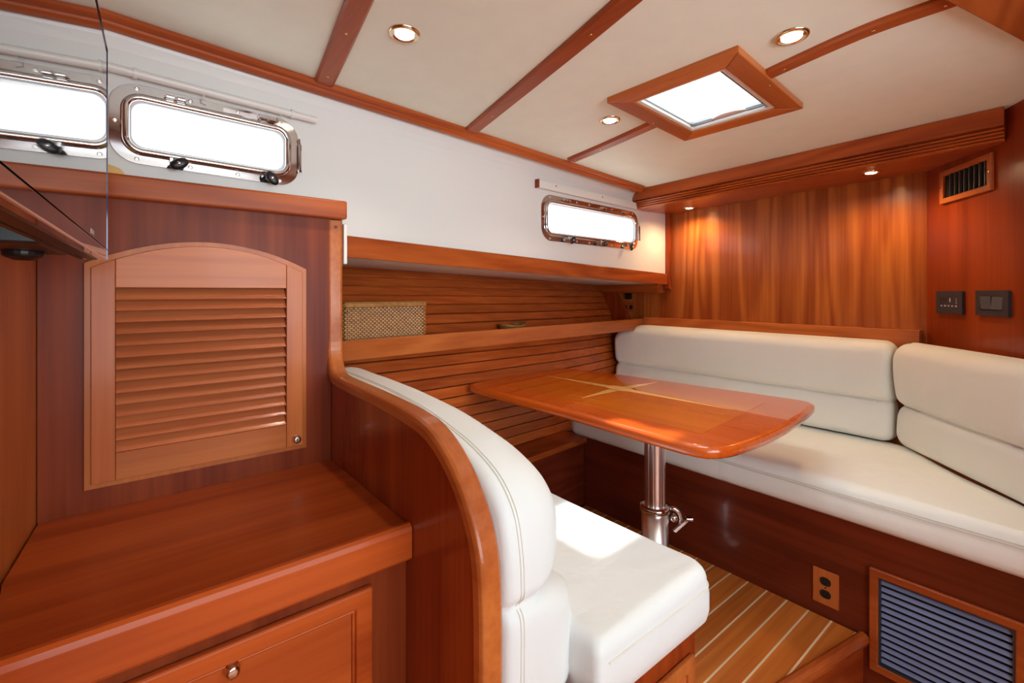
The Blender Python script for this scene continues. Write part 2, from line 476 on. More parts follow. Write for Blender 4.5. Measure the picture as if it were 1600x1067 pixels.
# beams across the headliner
def beam(name, pts, wdt, thick=0.013, reach=None):
    c = [ceil(u, v) for u, v in pts]
    d_ = (c[-1] - c[-2]).normalized()
    if reach: c.append(c[-1] + d_ * max(0.05, (c[-1].y - reach) / max(0.2, -d_.y)))
    c2 = catmull([ (p.x, p.y, p.z) for p in c], 6)
    pth = []
    for i, p in enumerate(c2):
        t = (c2[min(i + 1, len(c2) - 1)] - c2[max(i - 1, 0)]).normalized()
        pth.append((p, CF.n, t.cross(CF.n).normalized()))
    h = wdt / 2
    prof = [(-0.002, -h), (thick * 0.6, -h), (thick, -h + 0.006), (thick, h - 0.006), (thick * 0.6, h), (-0.002, h)]
    b = obj(name, MB().sweep(pth, prof), W('trim', axis='Y', freq=3))
    tag(b, kind='structure')
    for k in range(len(c2)):
        pass
    for f in (0.12, 0.42, 0.72):
        i = int(f * (len(c2) - 1)); inst('screw', screw_down, b, c2[i] + CF.n * thick)
    return b
def ext(p, q, k):                                            # continue a measured line
    return (q[0] + (q[0] - p[0]) * k, q[1] + (q[1] - p[1]) * k)
beam('trim_2', [(506, 128), (535, 60), ext((535, 60), (560, 0), 1.2)], 0.056, reach=0.33)
beam('trim_3', [(737, 202), (893, 72), ext((893, 72), (976, 0), 1.2)], 0.056, reach=0.27)
b3a = ceil(893, 248); b3b = ceil(1008, 199)
beam('trim_4', [(893, 248), (950, 224), (1034, 186)], 0.05)
beam('trim_5', [(1190, 118), (1340, 50), (1478, 0), ext((1340, 50), (1478, 0), .8)], 0.05)

# far bulkhead and diagonal wall
BX = 2.68
DA = Vector((2.68, 0.456, 0)); DB = Vector((2.24, 0.141, 0)); DD = (DB - DA).normalized(); DN = Vector((-DD.y, DD.x, 0))
if DN.dot(-DA) < 0: DN = -DN
DF = Fr(DA, DD, (0, 0, 1), DN)
def dw(u, v): q = DF.inv(on(u, v, DA, DN)); return (q[0], q[1])
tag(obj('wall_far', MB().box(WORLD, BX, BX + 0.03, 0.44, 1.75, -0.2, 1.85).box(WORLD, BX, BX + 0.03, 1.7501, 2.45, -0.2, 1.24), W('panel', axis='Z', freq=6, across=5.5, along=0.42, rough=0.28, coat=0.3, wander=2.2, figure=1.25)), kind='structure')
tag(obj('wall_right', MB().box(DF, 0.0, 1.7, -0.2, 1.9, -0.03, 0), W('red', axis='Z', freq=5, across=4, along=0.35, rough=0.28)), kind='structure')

# floors
# main sole (below the step), only glimpsed
tag(obj('floor', MB().box(WORLD, -1.4, 2.2, -2.4, 2.3, FLOOR2 - 0.03, FLOOR2), W('teak', axis='X')), kind='structure')
# raised dinette sole of planks and holly strips
ds = MB().prism(WORLD, [(1.06, 0.66), (1.90, 0.50), (1.90, 1.85), (1.06, 1.85)], FLOOR2, -0.004)
sole = tag(obj('trim_6', ds, W('base', axis='X')), kind='structure')
sole['label'] = 'raised dinette floor platform of striped planks'
step_a, step_b = Vector((1.06, 0.665, 0)), Vector((1.903, 0.497, 0))
def step_y(x): return step_a.y + (step_b.y - step_a.y) * (x - step_a.x) / (step_b.x - step_a.x)
yl = [0.5765 + 0.0715 * i for i in range(-1, 17)]
for i, y in enumerate(yl[:-1]):
    y0, y1 = y + 0.003, y + 0.0715 - 0.003
    def clip(y0, y1):
        poly = []
        for x, yy in ((1.055, y0), (1.90, y0), (1.90, y1), (1.055, y1)): poly.append((x, yy))
        # cut by the step line
        out = []
        for k in range(4):
            p, q = poly[k], poly[(k + 1) % 4]
            dp, dq = p[1] - step_y(p[0]), q[1] - step_y(q[0])
            if dp >= 0: out.append(p)
            if dp * dq < 0:
                t = dp / (dp - dq); out.append((p[0] + (q[0] - p[0]) * t, p[1] + (q[1] - p[1]) * t))
        return out
    c = clip(y0, min(y1, 1.84))
    if len(c) > 2: obj('plank', MB().prism(WORLD, c, -0.004, 0.0), W('teak', axis='X', rough=0.3, freq=5, across=12), sole, bevel=0.0006, origin=(1.5, y, 0))
    c = clip(y - 0.003, y + 0.003)
    if len(c) > 2: obj('holly_strip', MB().prism(WORLD, c, -0.004, -0.0002), W('holly', axis='X'), sole, origin=(1.5, y, 0))
# bull-nosed nosing of the step
sd = (step_b - step_a).normalized(); sn = Vector((sd.y, -sd.x, 0))
pth = [(step_a, sn, Vector((0, 0, 1))), (step_b, sn, Vector((0, 0, 1)))]
nose = [(0, -0.03), (0.016, -0.03), (0.027, -0.022), (0.031, -0.008), (0.029, 0.004), (0.020, 0.011), (0.008, 0.012), (0.0, 0.008)]
obj('step_nosing', MB().sweep(pth, nose), W('trim', axis='X', rough=0.25), sole, smooth=False)
obj('step_riser', MB().add([step_a + sn * 0.0, step_b + sn * 0.0, step_b + sn * 0.012, step_a + sn * 0.012] + [p + Vector((0, 0, 0.17 - 0.2 + FLOOR2 + 0.03)) for p in (step_a, step_b, step_b + sn * 0.012, step_a + sn * 0.012)],
    [(0, 1, 2, 3), (4, 5, 6, 7), (0, 1, 5, 4), (1, 2, 6, 5), (2, 3, 7, 6), (3, 0, 4, 7)]), W('red', axis='X'), sole)

# slatted hull lining
SL0 = 0.37
def slat_profile(pitch=0.049):
    out = [(0.0, SL0)]; y, z = 0.0, SL0
    while z < 1.30:
        f = (z - SL0) / 0.9
        th = R(6 + 4 * f + 34 * max(0, (f - 0.45) / 0.55))
        y += pitch * math.sin(th); z += pitch * math.cos(th); out.append((y, z))
    return out
prof = slat_profile()
def sly(x): return 1.845 + 0.09 * (x - 1.5) + 0.085 * max(0, (x - 1.85) / 0.7) ** 1.5
HXS = [0.47, 1.0, 1.5, 1.85, 2.0, 2.15, 2.3, 2.45, 2.665]
HX0, HX1 = 0.47, 2.665
lin = MB()
ring = [(y + 0.010, z) for y, z in prof]; backr = [(y + 0.03, z) for y, z in prof][::-1]
for X_ in (HX0 - 0.4, HX1):
    pass
pp = ring + backr
lin.sweep([(Vector((x, sly(x), -0.012 * (x - 1.5))), (0, 1, 0), (0, 0, 1)) for x in HXS], pp)
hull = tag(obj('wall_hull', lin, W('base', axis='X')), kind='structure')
hull['label'] = 'slatted cherry hull lining beside the dinette'
for i in range(len(prof) - 1):
    (ya, za), (yb, zb) = prof[i], prof[i + 1]
    d = Vector((yb - ya, zb - za)).normalized(); nrm = Vector((-d.y, d.x))     # towards the cabin
    g = 0.0021
    A = Vector((ya, za)) + d * g; B = Vector((yb, zb)) - d * g
    pr = [A + nrm * -0.009, A + nrm * 0.0, A + d * 0.0015 + nrm * 0.0065, B - d * 0.002 + nrm * 0.0015, B + nrm * 0.0, B + nrm * -0.009]
    pr = [(p.x, p.y) for p in pr]
    mb = MB().sweep([(Vector((x, sly(x), -0.012 * (x - 1.5))), (0, 1, 0), (0, 0, 1)) for x in HXS], pr)
    obj('slat', mb, W('hull', axis='X', rough=0.32, freq=3, across=20, figure=0.35, blotch=0.45), hull, origin=(1.5, sly(1.5) + ya, za))

# long ledge (fascia + white underside) above the slats
fa = [onwall(535, 368), onwall(1040, 428), onwall(1040, 445), onwall(535, 402)]
FAF = WF
def wq(p): q = WF.inv(p); return (q[0], q[1])
def lerp(a, b, t): return a + (b - a) * t
q0, q1, q2, q3 = [wq(p) for p in fa]
a_l = 0.95; a_r = WF.inv(Vector((2.655, wy(2.655), 0)))[0]
def ex(qa, qb, a): return qa[1] + (qb[1] - qa[1]) * (a - qa[0]) / (qb[0] - qa[0])
fas = [(a_l, ex(q0, q1, a_l)), (a_r, ex(q0, q1, a_r)), (a_r, ex(q3, q2, a_r)), (a_l, ex(q3, q2, a_l))]
fascia = tag(obj('trim_7', MB().prism(WF, fas, 0.001, 0.016), W('trim', axis='X', rough=0.28), bevel=0.003), kind='structure')
und = MB()
pts = []
for a, t in ((a_l, 0), (a_r, 1)):
    z = fas[3][1] if t == 0 else fas[2][1]
    for c in (0.0, -0.85): pts.append(WF(a, z + 0.004, c))
    for c in (0.0, -0.85): pts.append(WF(a, z + 0.02, c))
und.add(pts, [(0, 1, 5, 4), (2, 3, 7, 6), (0, 1, 3, 2), (4, 5, 7, 6), (0, 2, 6, 4), (1, 3, 7, 5)])
tag(obj('trim_8', und, white_wall), kind='structure')
tag(obj('trim_9', MB().box(WORLD, 2.60, 2.675, 1.745, 2.30, 1.145, 1.20), W('trim', axis='Y')), kind='structure')
# outer hull shell closing the space behind the lining
tag(obj('wall_outer', MB().box(WORLD, -0.25, 2.75, 2.45, 2.48, -0.25, 1.32).box(WORLD, -0.25, -0.22, 1.47, 2.48, -0.25, 1.34), W('base', axis='X')), kind='structure')
# lower shelf with fiddle
fz = 0.902
def fy(x): return 1.69 + 0.094 * (x - 0.584)
shelf_top = MB().prism(WORLD, [(0.50, fy(0.5) + 0.003), (2.64, fy(2.64) + 0.003), (2.64, 2.135), (0.50, 1.93)], fz + 0.004, fz + 0.022)
sh = tag(obj('trim_10', shelf_top, W('hull', axis='X')), kind='structure')
sh['label'] = 'long open shelf board along the hull'
d = Vector((1, 0.094, 0)).normalized()
FD = Fr((0.5, fy(0.5), 0), d, (0, 0, 1), (d.y, -d.x, 0))
obj('fiddle_rail', MB().box(FD, 0, 2.14, fz, fz + 0.073, -0.003, 0.014), W('door', axis='X', rough=0.25, freq=4), sh, bevel=0.003)
# hull-side low ledge at seat-base height
tag(obj('trim_11', MB().prism(WORLD, [(0.52, 1.58), (1.90, 1.715), (1.90, sly(1.9) + 0.01), (0.52, sly(0.52) + 0.01)], SL0 - 0.03, SL0 - 0.002), W('hull', axis='X'), bevel=0.003), kind='structure')
tag(obj('trim_12', MB().prism(WORLD, [(1.1, 1.66), (1.90, 1.738), (1.90, 1.76), (1.1, 1.68)], 0.0, SL0 - 0.03), W('base', axis='X')), kind='structure')
# vertical corner post and cheek where hull and bulkhead meet
tag(obj('trim_13', MB().box(WORLD, 2.655, 2.68, 1.695, 1.738, 1.165, 1.66), W('red', axis='Z'), bevel=0.006), kind='structure')
tag(obj('trim_14', MB().prism(YZ, [(2.145, 1.20), (2.30, 1.20), (2.30, 0.93), (1.985, 0.93), (2.03, 1.02)], 2.63, 2.665), W('red', axis='Z'), bevel=0.001), kind='structure')

# valance / overhead cove on the far bulkhead
VX = 2.30
vl, vr_ = 1.70, 0.19
def vb(y): return 1.632 + (1.66 - 1.632) * (1.663 - y) / (1.663 - 0.21)
cp = []
ys = [vl, vr_]
def vsec(y):
    top = cz(VX, y) - 0.001; b = vb(y); hgt = 0.045
    s = [(VX - 0.035, top), (VX - 0.030, b + hgt + 0.006), (VX - 0.016, b + hgt + 0.003)]
    k = 4
    for i in range(k):
        z0 = b + hgt - i * hgt / k
        s += [(VX - 0.022 + 0.004 * i, z0), (VX - 0.029 + 0.004 * i, z0 - 0.004), (VX - 0.026 + 0.004 * i, z0 - 0.009)]
    s += [(VX - 0.008, b + 0.001), (VX + 0.0, b)]
    s += [(BX - 0.002, vb(y) + 0.018), (BX - 0.002, cz(BX, y) - 0.001)]
    return s
vs = []; fs = []
secs = [vsec(y) for y in ys]; m = len(secs[0])
for y, s in zip(ys, secs): vs += [Vector((x, y, z)) for x, z in s]
for k in range(m):
    l = (k + 1) % m; fs.append((k, l, m + l, m + k))
fs += [tuple(range(m)), tuple(range(m, 2 * m))]
val = tag(obj('trim_15', MB().add(vs, fs), W('trim', axis='Y', rough=0.28)), kind='structure')
val['label'] = 'cherry valance with fluted lower moulding over the settee'
# ledge rail behind the settee
tag(obj('trim_16', MB().box(WORLD, 2.615, 2.678, 0.47, 1.865, 0.86, 0.985), W('door', axis='Y', rough=0.25), bevel=0.002), kind='structure')
# header beam at the cabin opening, upper right
hb0, hb1 = ceil(1467 - 200, -150), ceil(1600, 53)
hd = (hb1 - hb0); hd.z = 0; hd.normalize(); hn = Vector((hd.y, -hd.x, 0))
p0 = hb1 - hd * 2.1; p1 = hb1 + hd * 0.22
HB = Fr(p0, hd, (0, 0, 1), hn)
tag(obj('trim_17', MB().box(HB, 0, (p1 - p0).length, -0.022, 0.03, 0, 0.14), W('door', axis='X', rough=0.3), bevel=0.004), kind='structure')

# left end wall of the cabinet recess
# the cabin behind the photographer: wooden lockers up to a broad companionway opening
aft = MB().prism(XZ, [(-1.55, -0.2), (2.45, -0.2), (2.45, 1.95), (-1.55, 1.95)], 2.35, 2.38, [[(-1.2, 0.40), (1.6, 0.40), (1.6, 1.76), (-1.2, 1.76)]])
tag(obj('wall_back', aft, W('red', axis='Z')), kind='structure')
tag(obj('wall_side', MB().box(WORLD, -1.55, -1.52, -2.35, 0.30, -0.2, 1.90).box(WORLD, -1.52, -0.19, 0.29, 0.32, -0.2, 1.90), W('red', axis='Z')), kind='structure')
tag(obj('wall_aft', MB().box(WORLD, 2.30, 2.33, -2.35, -0.30, -0.2, 1.90), W('red', axis='Z')), kind='structure')
tag(obj('wall_end', MB().prism(WORLD, [(-0.163, 1.46), (-0.182, 1.17), (-0.19, 0.30), (-0.23, 0.30), (-0.23, 1.46)], FLOOR2, 1.80), W('door', axis='Z', rough=0.28, freq=4)), kind='structure')

# ------------------------------------------------------------------ deck hatch
hatch = tag(thing('window_3', HF(0, 0, 0), None, None), kind='structure')
hatch['label'] = 'wood framed deck hatch in the headliner'
c = 0.062
outer = [(-hw, -hh), (hw, -hh), (hw, hh), (-hw, hh)]; inner = [(-iw, -ih), (iw, -ih), (iw, ih), (-iw, ih)]
for k in range(4):
    j = (k + 1) % 4
    obj('frame_board', MB().prism(HF, [outer[k], outer[j], inner[j], inner[k]], -0.001, 0.020), W('door', axis='X' if k % 2 == 0 else 'Y', rough=0.3, freq=3), hatch, bevel=0.0025)
    inst('screw', screw_down, hatch, HF((outer[k][0] + outer[j][0]) / 2 * 0.93 , (outer[k][1] + outer[j][1]) / 2 * 0.93, 0.020))
l0, l1 = 0.0005, 0.016
obj('liner', MB().prism(HF, [(-iw, -ih), (iw, -ih), (iw, ih), (-iw, ih)], -0.055, 0.014, [[(-iw + l1, -ih + l1), (iw - l1, -ih + l1), (iw - l1, ih - l1), (-iw + l1, ih - l1)]]), white_pl, hatch, bevel=0.002)
obj('pane', MB().box(HF, -iw + l1, iw - l1, -ih + l1, ih - l1, -0.050, -0.045), pane_m, hatch)
obj('blind_rail', MB().box(HF, iw - l1 - 0.032, iw - l1 - 0.004, -ih + l1, ih - l1, -0.004, 0.006).box(HF, iw - l1 - 0.028, iw - l1 - 0.022, -ih + l1, ih - l1, 0.006, 0.010), grey_metal, hatch)
obj('blind_track', MB().box(HF, -iw + l1, iw - l1, -ih + l1, -ih + l1 + 0.014, -0.006, 0.004).box(HF, -iw + l1, iw - l1, ih - l1 - 0.006, ih - l1, -0.006, 0.004), grey_metal, hatch)
hp = [(iw - l1 - 0.034 - 0.018 * math.sin(math.pi * t / 12), -0.01 + 0.115 * (t / 12 - 0.5)) for t in range(13)]
hp = [(iw - l1 - 0.012, hp[0][1])] + hp + [(iw - l1 - 0.012, hp[-1][1])]
obj('pull_tab', MB().prism(HF, hp, 0.004, 0.010), white_pl, hatch, bevel=0.002)

# ------------------------------------------------------------------ portlights
def portlight(name, p, knobs, hinges, latch, label):
    c, w, h, tilt = p
    o = WF(c.x, c.y, 0.0)
    e1 = WF.e1 * math.cos(tilt) + WF.e2 * math.sin(tilt); e2 = WF.e2 * math.cos(tilt) - WF.e1 * math.sin(tilt)
    f = Fr(o, e1, e2, WF.n)
    t = tag(thing(name, o, label, None), kind='structure')
    rr = h * 0.30
    fl = rrect(-w / 2, w / 2, -h / 2, h / 2, rr, 9)
    b = 0.030
    flange = MB().prism(f, fl, 0.0005, 0.004, [rrect(-w / 2 + 0.024, w / 2 - 0.024, -h / 2 + 0.024, h / 2 - 0.024, rr * .7, 9)])
    obj('flange', flange, chrome, t, bevel=0.0012)
    ro = rrect(-w / 2 + 0.022, w / 2 - 0.022, -h / 2 + 0.022, h / 2 - 0.022, rr * .74, 9)
    n = len(ro); pth = []
    for i in range(n):
        a, bb = Vector(ro[i - 1]), Vector(ro[(i + 1) % n]); tt = (bb - a).normalized(); nn = Vector((-tt.y, tt.x))
        pth.append((f(ro[i][0], ro[i][1], 0), f.e1 * nn.x + f.e2 * nn.y, f.n))
    pr = [(0.0, -0.024), (0.0, 0.004), (0.002, 0.010), (0.006, 0.014), (0.012, 0.015), (0.017, 0.012), (0.0185, 0.006), (0.0185, -0.024)]
    obj('sash', MB().sweep(pth, pr, closed=True), chrome, t, smooth=True)
    gi = 0.0405
    obj('gasket', MB().prism(f, rrect(-w / 2 + gi - 0.002, w / 2 - gi + 0.002, -h / 2 + gi - 0.002, h / 2 - gi + 0.002, rr * .5, 8), -0.022, 0.002,
        [rrect(-w / 2 + gi + 0.004, w / 2 - gi - 0.004, -h / 2 + gi + 0.004, h / 2 - gi - 0.004, rr * .46, 8)]), gasket, t)
    obj('pane', MB().prism(f, rrect(-w / 2 + gi, w / 2 - gi, -h / 2 + gi, h / 2 - gi, rr * .5, 8), -0.020, -0.016), pane_m, t)
    scr = mesh('flange_screw', MB().lathe(Fr((0, 0, 0), f.e1, f.e2, f.n), [(0.0052, 0), (0.0052, 0.001), (0.0038, 0.0022), (0.0015, 0.0014)], 12), steel_soft, smooth=True)
    k = max(3, round(w / 0.11))
    spots = [(-w / 2 + rr * .9 + (w - 1.8 * rr) * i / (k - 1), s * (h / 2 - 0.012)) for i in range(k) for s in (1, -1)]
    spots += [(-w / 2 + 0.012, 0)]
    for a, bb in spots: inst('flange_screw', scr, t, f(a, bb, 0.004))
    for a in hinges:
        x = a * w; y = h / 2 - 0.016
        mb = MB().tube([f(x - 0.020, y, 0.012), f(x - 0.004, y, 0.012)], 0.0048, 10).tube([f(x + 0.004, y, 0.012), f(x + 0.020, y, 0.012)], 0.0048, 10)
        mb.tube([f(x - 0.024, y, 0.012), f(x + 0.024, y, 0.012)], 0.0022, 8)
        mb.box(f, x - 0.019, x - 0.005, y - 0.010, y, 0.004, 0.012).box(f, x + 0.005, x + 0.019, y, y + 0.010, 0.003, 0.010)
        obj('hinge', mb, chrome, t)
    for a, ang in knobs:
        x = a * w; y = -h / 2 + 0.010
        lug = obj('dog', MB().tube([f(x - 0.004, y + 0.016, 0.010), f(x, y + 0.006, 0.020), f(x + 0.001, y, 0.034)], [0.008, 0.006, 0.0045], 10).box(f, x - 0.018, x + 0.010, y + 0.006, y + 0.018, 0.003, 0.014), chrome, t, bevel=0.001)
        ca_, sa = math.cos(ang), math.sin(ang)
        kf = Fr(f(x, y, 0.034), f.e1 * ca_ + f.e2 * sa, f.e2 * ca_ - f.e1 * sa, f.n * 0.97 - f.e1 * 0.15)
        kf.e1 = (kf.e1 - kf.n * kf.e1.dot(kf.n)).normalized(); kf.e2 = kf.n.cross(kf.e1)
        obj('knob', MB().lathe(kf, [(0.004, -0.004), (0.019, -0.003), (0.0225, 0.001), (0.0215, 0.005), (0.015, 0.0085), (0.004, 0.0095)], 28, 1.0, 0.62), black, t, smooth=True)
        obj('knob_screw', MB().lathe(Fr(kf(0, 0, 0.0095), kf.e1, kf.e2, kf.n), [(0.0045, 0), (0.0045, 0.001), (0.002, 0.002)], 12), chrome, t, smooth=True)
    if latch:
        x = w / 2 + 0.001
        obj('stay', MB().tube([f(x, -0.048, 0.012), f(x, 0.030, 0.012)], 0.0048, 10).tube([f(x, 0.030, 0.012), f(x - 0.002, 0.048, 0.012)], 0.0025, 8).tube([f(x, -0.055, 0.012), f(x, -0.048, 0.012)], 0.006, 8), chrome, t)
    return t, f
pt1, pf1 = portlight('window_1', port1, [(-0.19, R(32)), (0.31, R(-52))], (-0.20, 0.30), True, 'polished steel portlight above the louvred locker, near end of the cabin')
pt2, pf2 = portlight('window_2', port2, [(-0.27, R(50)), (0.05, R(10)), (0.36, R(80))], (-0.28, 0.08, 0.34), True, 'polished steel portlight near the far bulkhead corner')
obj('maker_plate', MB().box(pf1, 0.02, 0.105, port1[2] / 2 - 0.018, port1[2] / 2 - 0.008, 0.004, 0.0048), steel_soft, pt1)

# ------------------------------------------------------------------ blind rails over the portlights
def wallpt(u, v, c): return on(u, v, WA0 + WN * c, WN)
def thing_at(name, loc, *a, **k): return thing(name, loc, *a, **k)
r0, r1 = wallpt(150, 99, 0.022), wallpt(494, 188, 0.022)
t = thing('curtain_rail', (r0 + r1) / 2, 'slim white curtain rail above the near portlight over the locker', 'curtain rail', 'white rails above the portlights')
obj('tube', MB().tube([r0, r1], 0.0105, 16), white_pl, t, smooth=False)
dr = (r1 - r0).normalized()
for s in (0.14, 0.86):
    c0 = r0.lerp(r1, s)
    obj('bracket', MB().tube([c0 - dr * 0.004, c0 + dr * 0.004], 0.0135, 16).box(Fr(c0, dr, (0, 0, 1), -WN), -0.004, 0.004, -0.004, 0.004, 0.0, 0.020), white_pl, t)
for s in (0.42, 0.80):
    c0 = r0.lerp(r1, s)
    obj('hook', MB().tube([c0 + Vector((0, 0, -0.008)), c0 + Vector((0, 0, -0.020)) + WN * 0.004, c0 + dr * 0.012 + Vector((0, 0, -0.024)) + WN * 0.002], 0.0016, 8), white_pl, t)
r0, r1 = wallpt(842, 289, 0.02), wallpt(1003, 326, 0.02)
t = thing('curtain_rail', (r0 + r1) / 2, 'flat white curtain rail above the far portlight by the bulkhead', 'curtain rail', 'white rails above the portlights')
dr = (r1 - r0).normalized(); f2 = Fr(r0, dr, Vector((0, 0, 1)) - dr * dr.z, WN)
Lr = (r1 - r0).length
obj('board', MB().box(f2, 0, Lr - 0.01, -0.012, 0.026, -0.020, 0.004), white_pl, t, bevel=0.003)
obj('end_cap', MB().box(f2, -0.008, 0.0, -0.012, 0.027, -0.018, 0.004), W('red', axis='X'), t)
scw = mesh('screw', MB().lathe(Fr((0, 0, 0), f2.e1, f2.e2, f2.n), [(0.004, 0), (0.004, 0.001), (0.002, 0.0018)], 10), brass)
for s in (0.13, 0.55, 0.93): inst('screw', scw, t, f2(Lr * s, 0.012, 0.004))

# ------------------------------------------------------------------ downlights
def downlight(pos, f, r, label, lens, energy, col, group, spread=125):
    t = thing('downlight', pos, label, 'ceiling light', group)
    ff = Fr(pos, f.e1, f.e2, f.n)
    obj('bezel', MB().lathe(ff, [(r, 0), (r, 0.002), (r * 0.93, 0.0055), (r * 0.80, 0.0065), (r * 0.70, 0.004), (r * 0.62, 0.0035)], 36), gilt, t, smooth=True)
    obj('lens', MB().lathe(ff, [(r * 0.60, 0.0044), (r * 0.54, 0.0064), (r * 0.32, 0.0078), (0.001, 0.0082)], 28), lens, t, smooth=True)
    lamp('downlight_lamp', 'SPOT', ff(0, 0, 0.02), energy, col, f.n, spot_size=R(spread), spot_blend=0.7, shadow_soft_size=0.02)
    return t
G = 'recessed lights in the headliner'
warm = (1.0, 0.88, 0.72)
downlight(ceil(632, 52), CF, 0.040, 'round recessed ceiling light between the two near beams, above the shelf wall', lens_w, 5, warm, G)
downlight(ceil(1237, 56), CF, 0.040, 'round recessed ceiling light on the aisle side of the hatch, near the wall vent', lens_w, 5, warm, G)
downlight(ceil(953, 187), CF, 0.038, 'round recessed ceiling light between the hatch and the hull side', lens_w, 5, warm, G)
def undv(u, v):
    return on(u, v, (VX, 0, vb(0.9)), Vector((-0.018 / (BX - VX), 0.019, 1)))
UF = Fr((0, 0, 0), (1, 0, 0), (0, 1, 0), (0, 0, -1))
for u, v, lb in ((1077, 322, 'small round light under the valance, at the hull end'), (1361, 270, 'small round light under the valance, at the end near the wall vent')):
    q = atZ(u, v, 1.655); q.z = vb(q.y) + 0.018 * (q.x - VX) / (BX - VX)
    downlight(q, UF, 0.034, lb, lens_v, 6.5, (1.0, 0.66, 0.34), 'lights under the valance', 165)

# ------------------------------------------------------------------ louvred locker (back wall of the worktop recess)
LY = 1.432
locker = thing('louvred_locker', (0.15, LY, 0.65), 'tall cherry locker front with arched louvred door above the near worktop', 'locker')
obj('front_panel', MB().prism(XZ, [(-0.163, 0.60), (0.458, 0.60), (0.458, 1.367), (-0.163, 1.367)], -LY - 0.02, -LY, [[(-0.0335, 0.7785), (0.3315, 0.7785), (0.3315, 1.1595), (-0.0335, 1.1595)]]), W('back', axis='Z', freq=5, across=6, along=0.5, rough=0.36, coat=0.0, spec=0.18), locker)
obj('cap_rail', MB().box(WORLD, -0.165, 0.498, LY - 0.028, LY + 0.06, 1.367, 1.422), W('trim', axis='X', rough=0.25), locker, bevel=0.006, seg=3)
obj('box', MB().box(WORLD, -0.163, 0.458, LY + 0.021, wy(0.2) - 0.02 + 0.02, 0.652, 1.366), W('back', axis='Z'), locker)
door = None
dx0, dx1, dz0 = -0.088, 0.386, 0.703
def arch(x, top, side, x0, x1):
    m_ = (x0 + x1) / 2; h = (x1 - x0) / 2; return side + (top - side) * (1 - ((x - m_) / h) ** 2)
def archpoly(x0, x1, z0, top, side, n=18):
    return [(x0, z0), (x1, z0)] + [(x1 + (x0 - x1) * i / n, arch(x1 + (x0 - x1) * i / n, top, side, x0, x1)) for i in range(n + 1)]
mo = archpoly(dx0, dx1, dz0, 1.277, 1.215); ins = 0.012
mi = archpoly(dx0 + ins, dx1 - ins, dz0 + ins, 1.277 - ins, 1.215 - ins * .8)
door = obj('door', MB().prism(XZ, mo, -LY + 0.0005, -LY + 0.010, [mi[::-1]]), W('door', axis='Z', freq=3), locker, bevel=0.002)
sx0, sx1 = -0.034, 0.332; sz0, sz1 = 0.778, 1.160
x0, x1 = dx0 + ins, dx1 - ins
zz = dz0 + ins
for a, b in ((x0, sx0), (sx1, x1)):
    n = 5; top = [(b + (a - b) * i / n, arch(b + (a - b) * i / n, 1.277 - ins, 1.215 - ins * .8, x0, x1)) for i in range(n + 1)]
    obj('stile', MB().prism(XZ, [(a, zz), (b, zz)] + top, -LY + 0.0005, -LY + 0.016), W('door', axis='Z', freq=3, across=8), door, bevel=0.0012)
obj('rail', MB().box(XZ, sx0 + .0005, sx1 - .0005, zz, sz0, -LY + 0.0005, -LY + 0.0155), W('door', axis='X', freq=3, across=8), door, bevel=0.0012)
n = 16; top = [(sx1 - .0005 + (sx0 - sx1 + .001) * i / n, arch(sx1 + (sx0 - sx1) * i / n, 1.277 - ins, 1.215 - ins * .8, x0, x1)) for i in range(n + 1)]
obj('rail', MB().prism(XZ, [(sx0 + .0005, sz1), (sx1 - .0005, sz1)] + top, -LY + 0.0005, -LY + 0.0155), W('door', axis='X', freq=3, across=8), door, bevel=0.0012)
ns = 14; pit = (sz1 - sz0) / ns
sl = mesh('slat', MB().prism(Fr((0, 0, 0), (0, -1, 0), (0, 0, 1), (1, 0, 0)), [(-0.016, pit * 0.58), (-0.014, pit * 0.64), (0.0115, -pit * 0.36), (0.0125, -pit * 0.42), (0.0115, -pit * 0.48), (0.008, -pit * 0.50), (-0.016, pit * 0.40)], sx0 + 0.001 - 0.15, sx1 - 0.001 - 0.15), W('slat', axis='X', freq=3, across=20, figure=0.35, blotch=0.5))
for i in range(ns):
    inst('slat', sl, door, (0.15, LY - 0.0015, sz0 + pit * (i + 0.5) + (0.0 if i < ns - 1 else -0.002)))
kf = Fr((0.357, LY - 0.016, 0.735), (1, 0, 0), (0, 0, 1), (0, -1, 0))
obj('knob', MB().lathe(kf, [(0.0115, 0), (0.0115, 0.002), (0.0085, 0.004), (0.0075, 0.009), (0.0095, 0.013), (0.0095, 0.0155), (0.006, 0.017), (0.0025, 0.0165)], 24), chrome, door, smooth=True)
# light wooden end of something lying on the cap rail
bl = MB().prism(XZ, [(-0.20, 1.4225), (-0.020, 1.4225), (-0.018, 1.430), (-0.026, 1.440), (-0.045, 1.4455), (-0.20, 1.4455)], -LY - 0.058, -LY + 0.00)
tag(obj('wooden_block', bl, W('inlay', axis='X'), bevel=0.003), 'pale wooden block with rounded end lying on the locker cap rail', 'block')

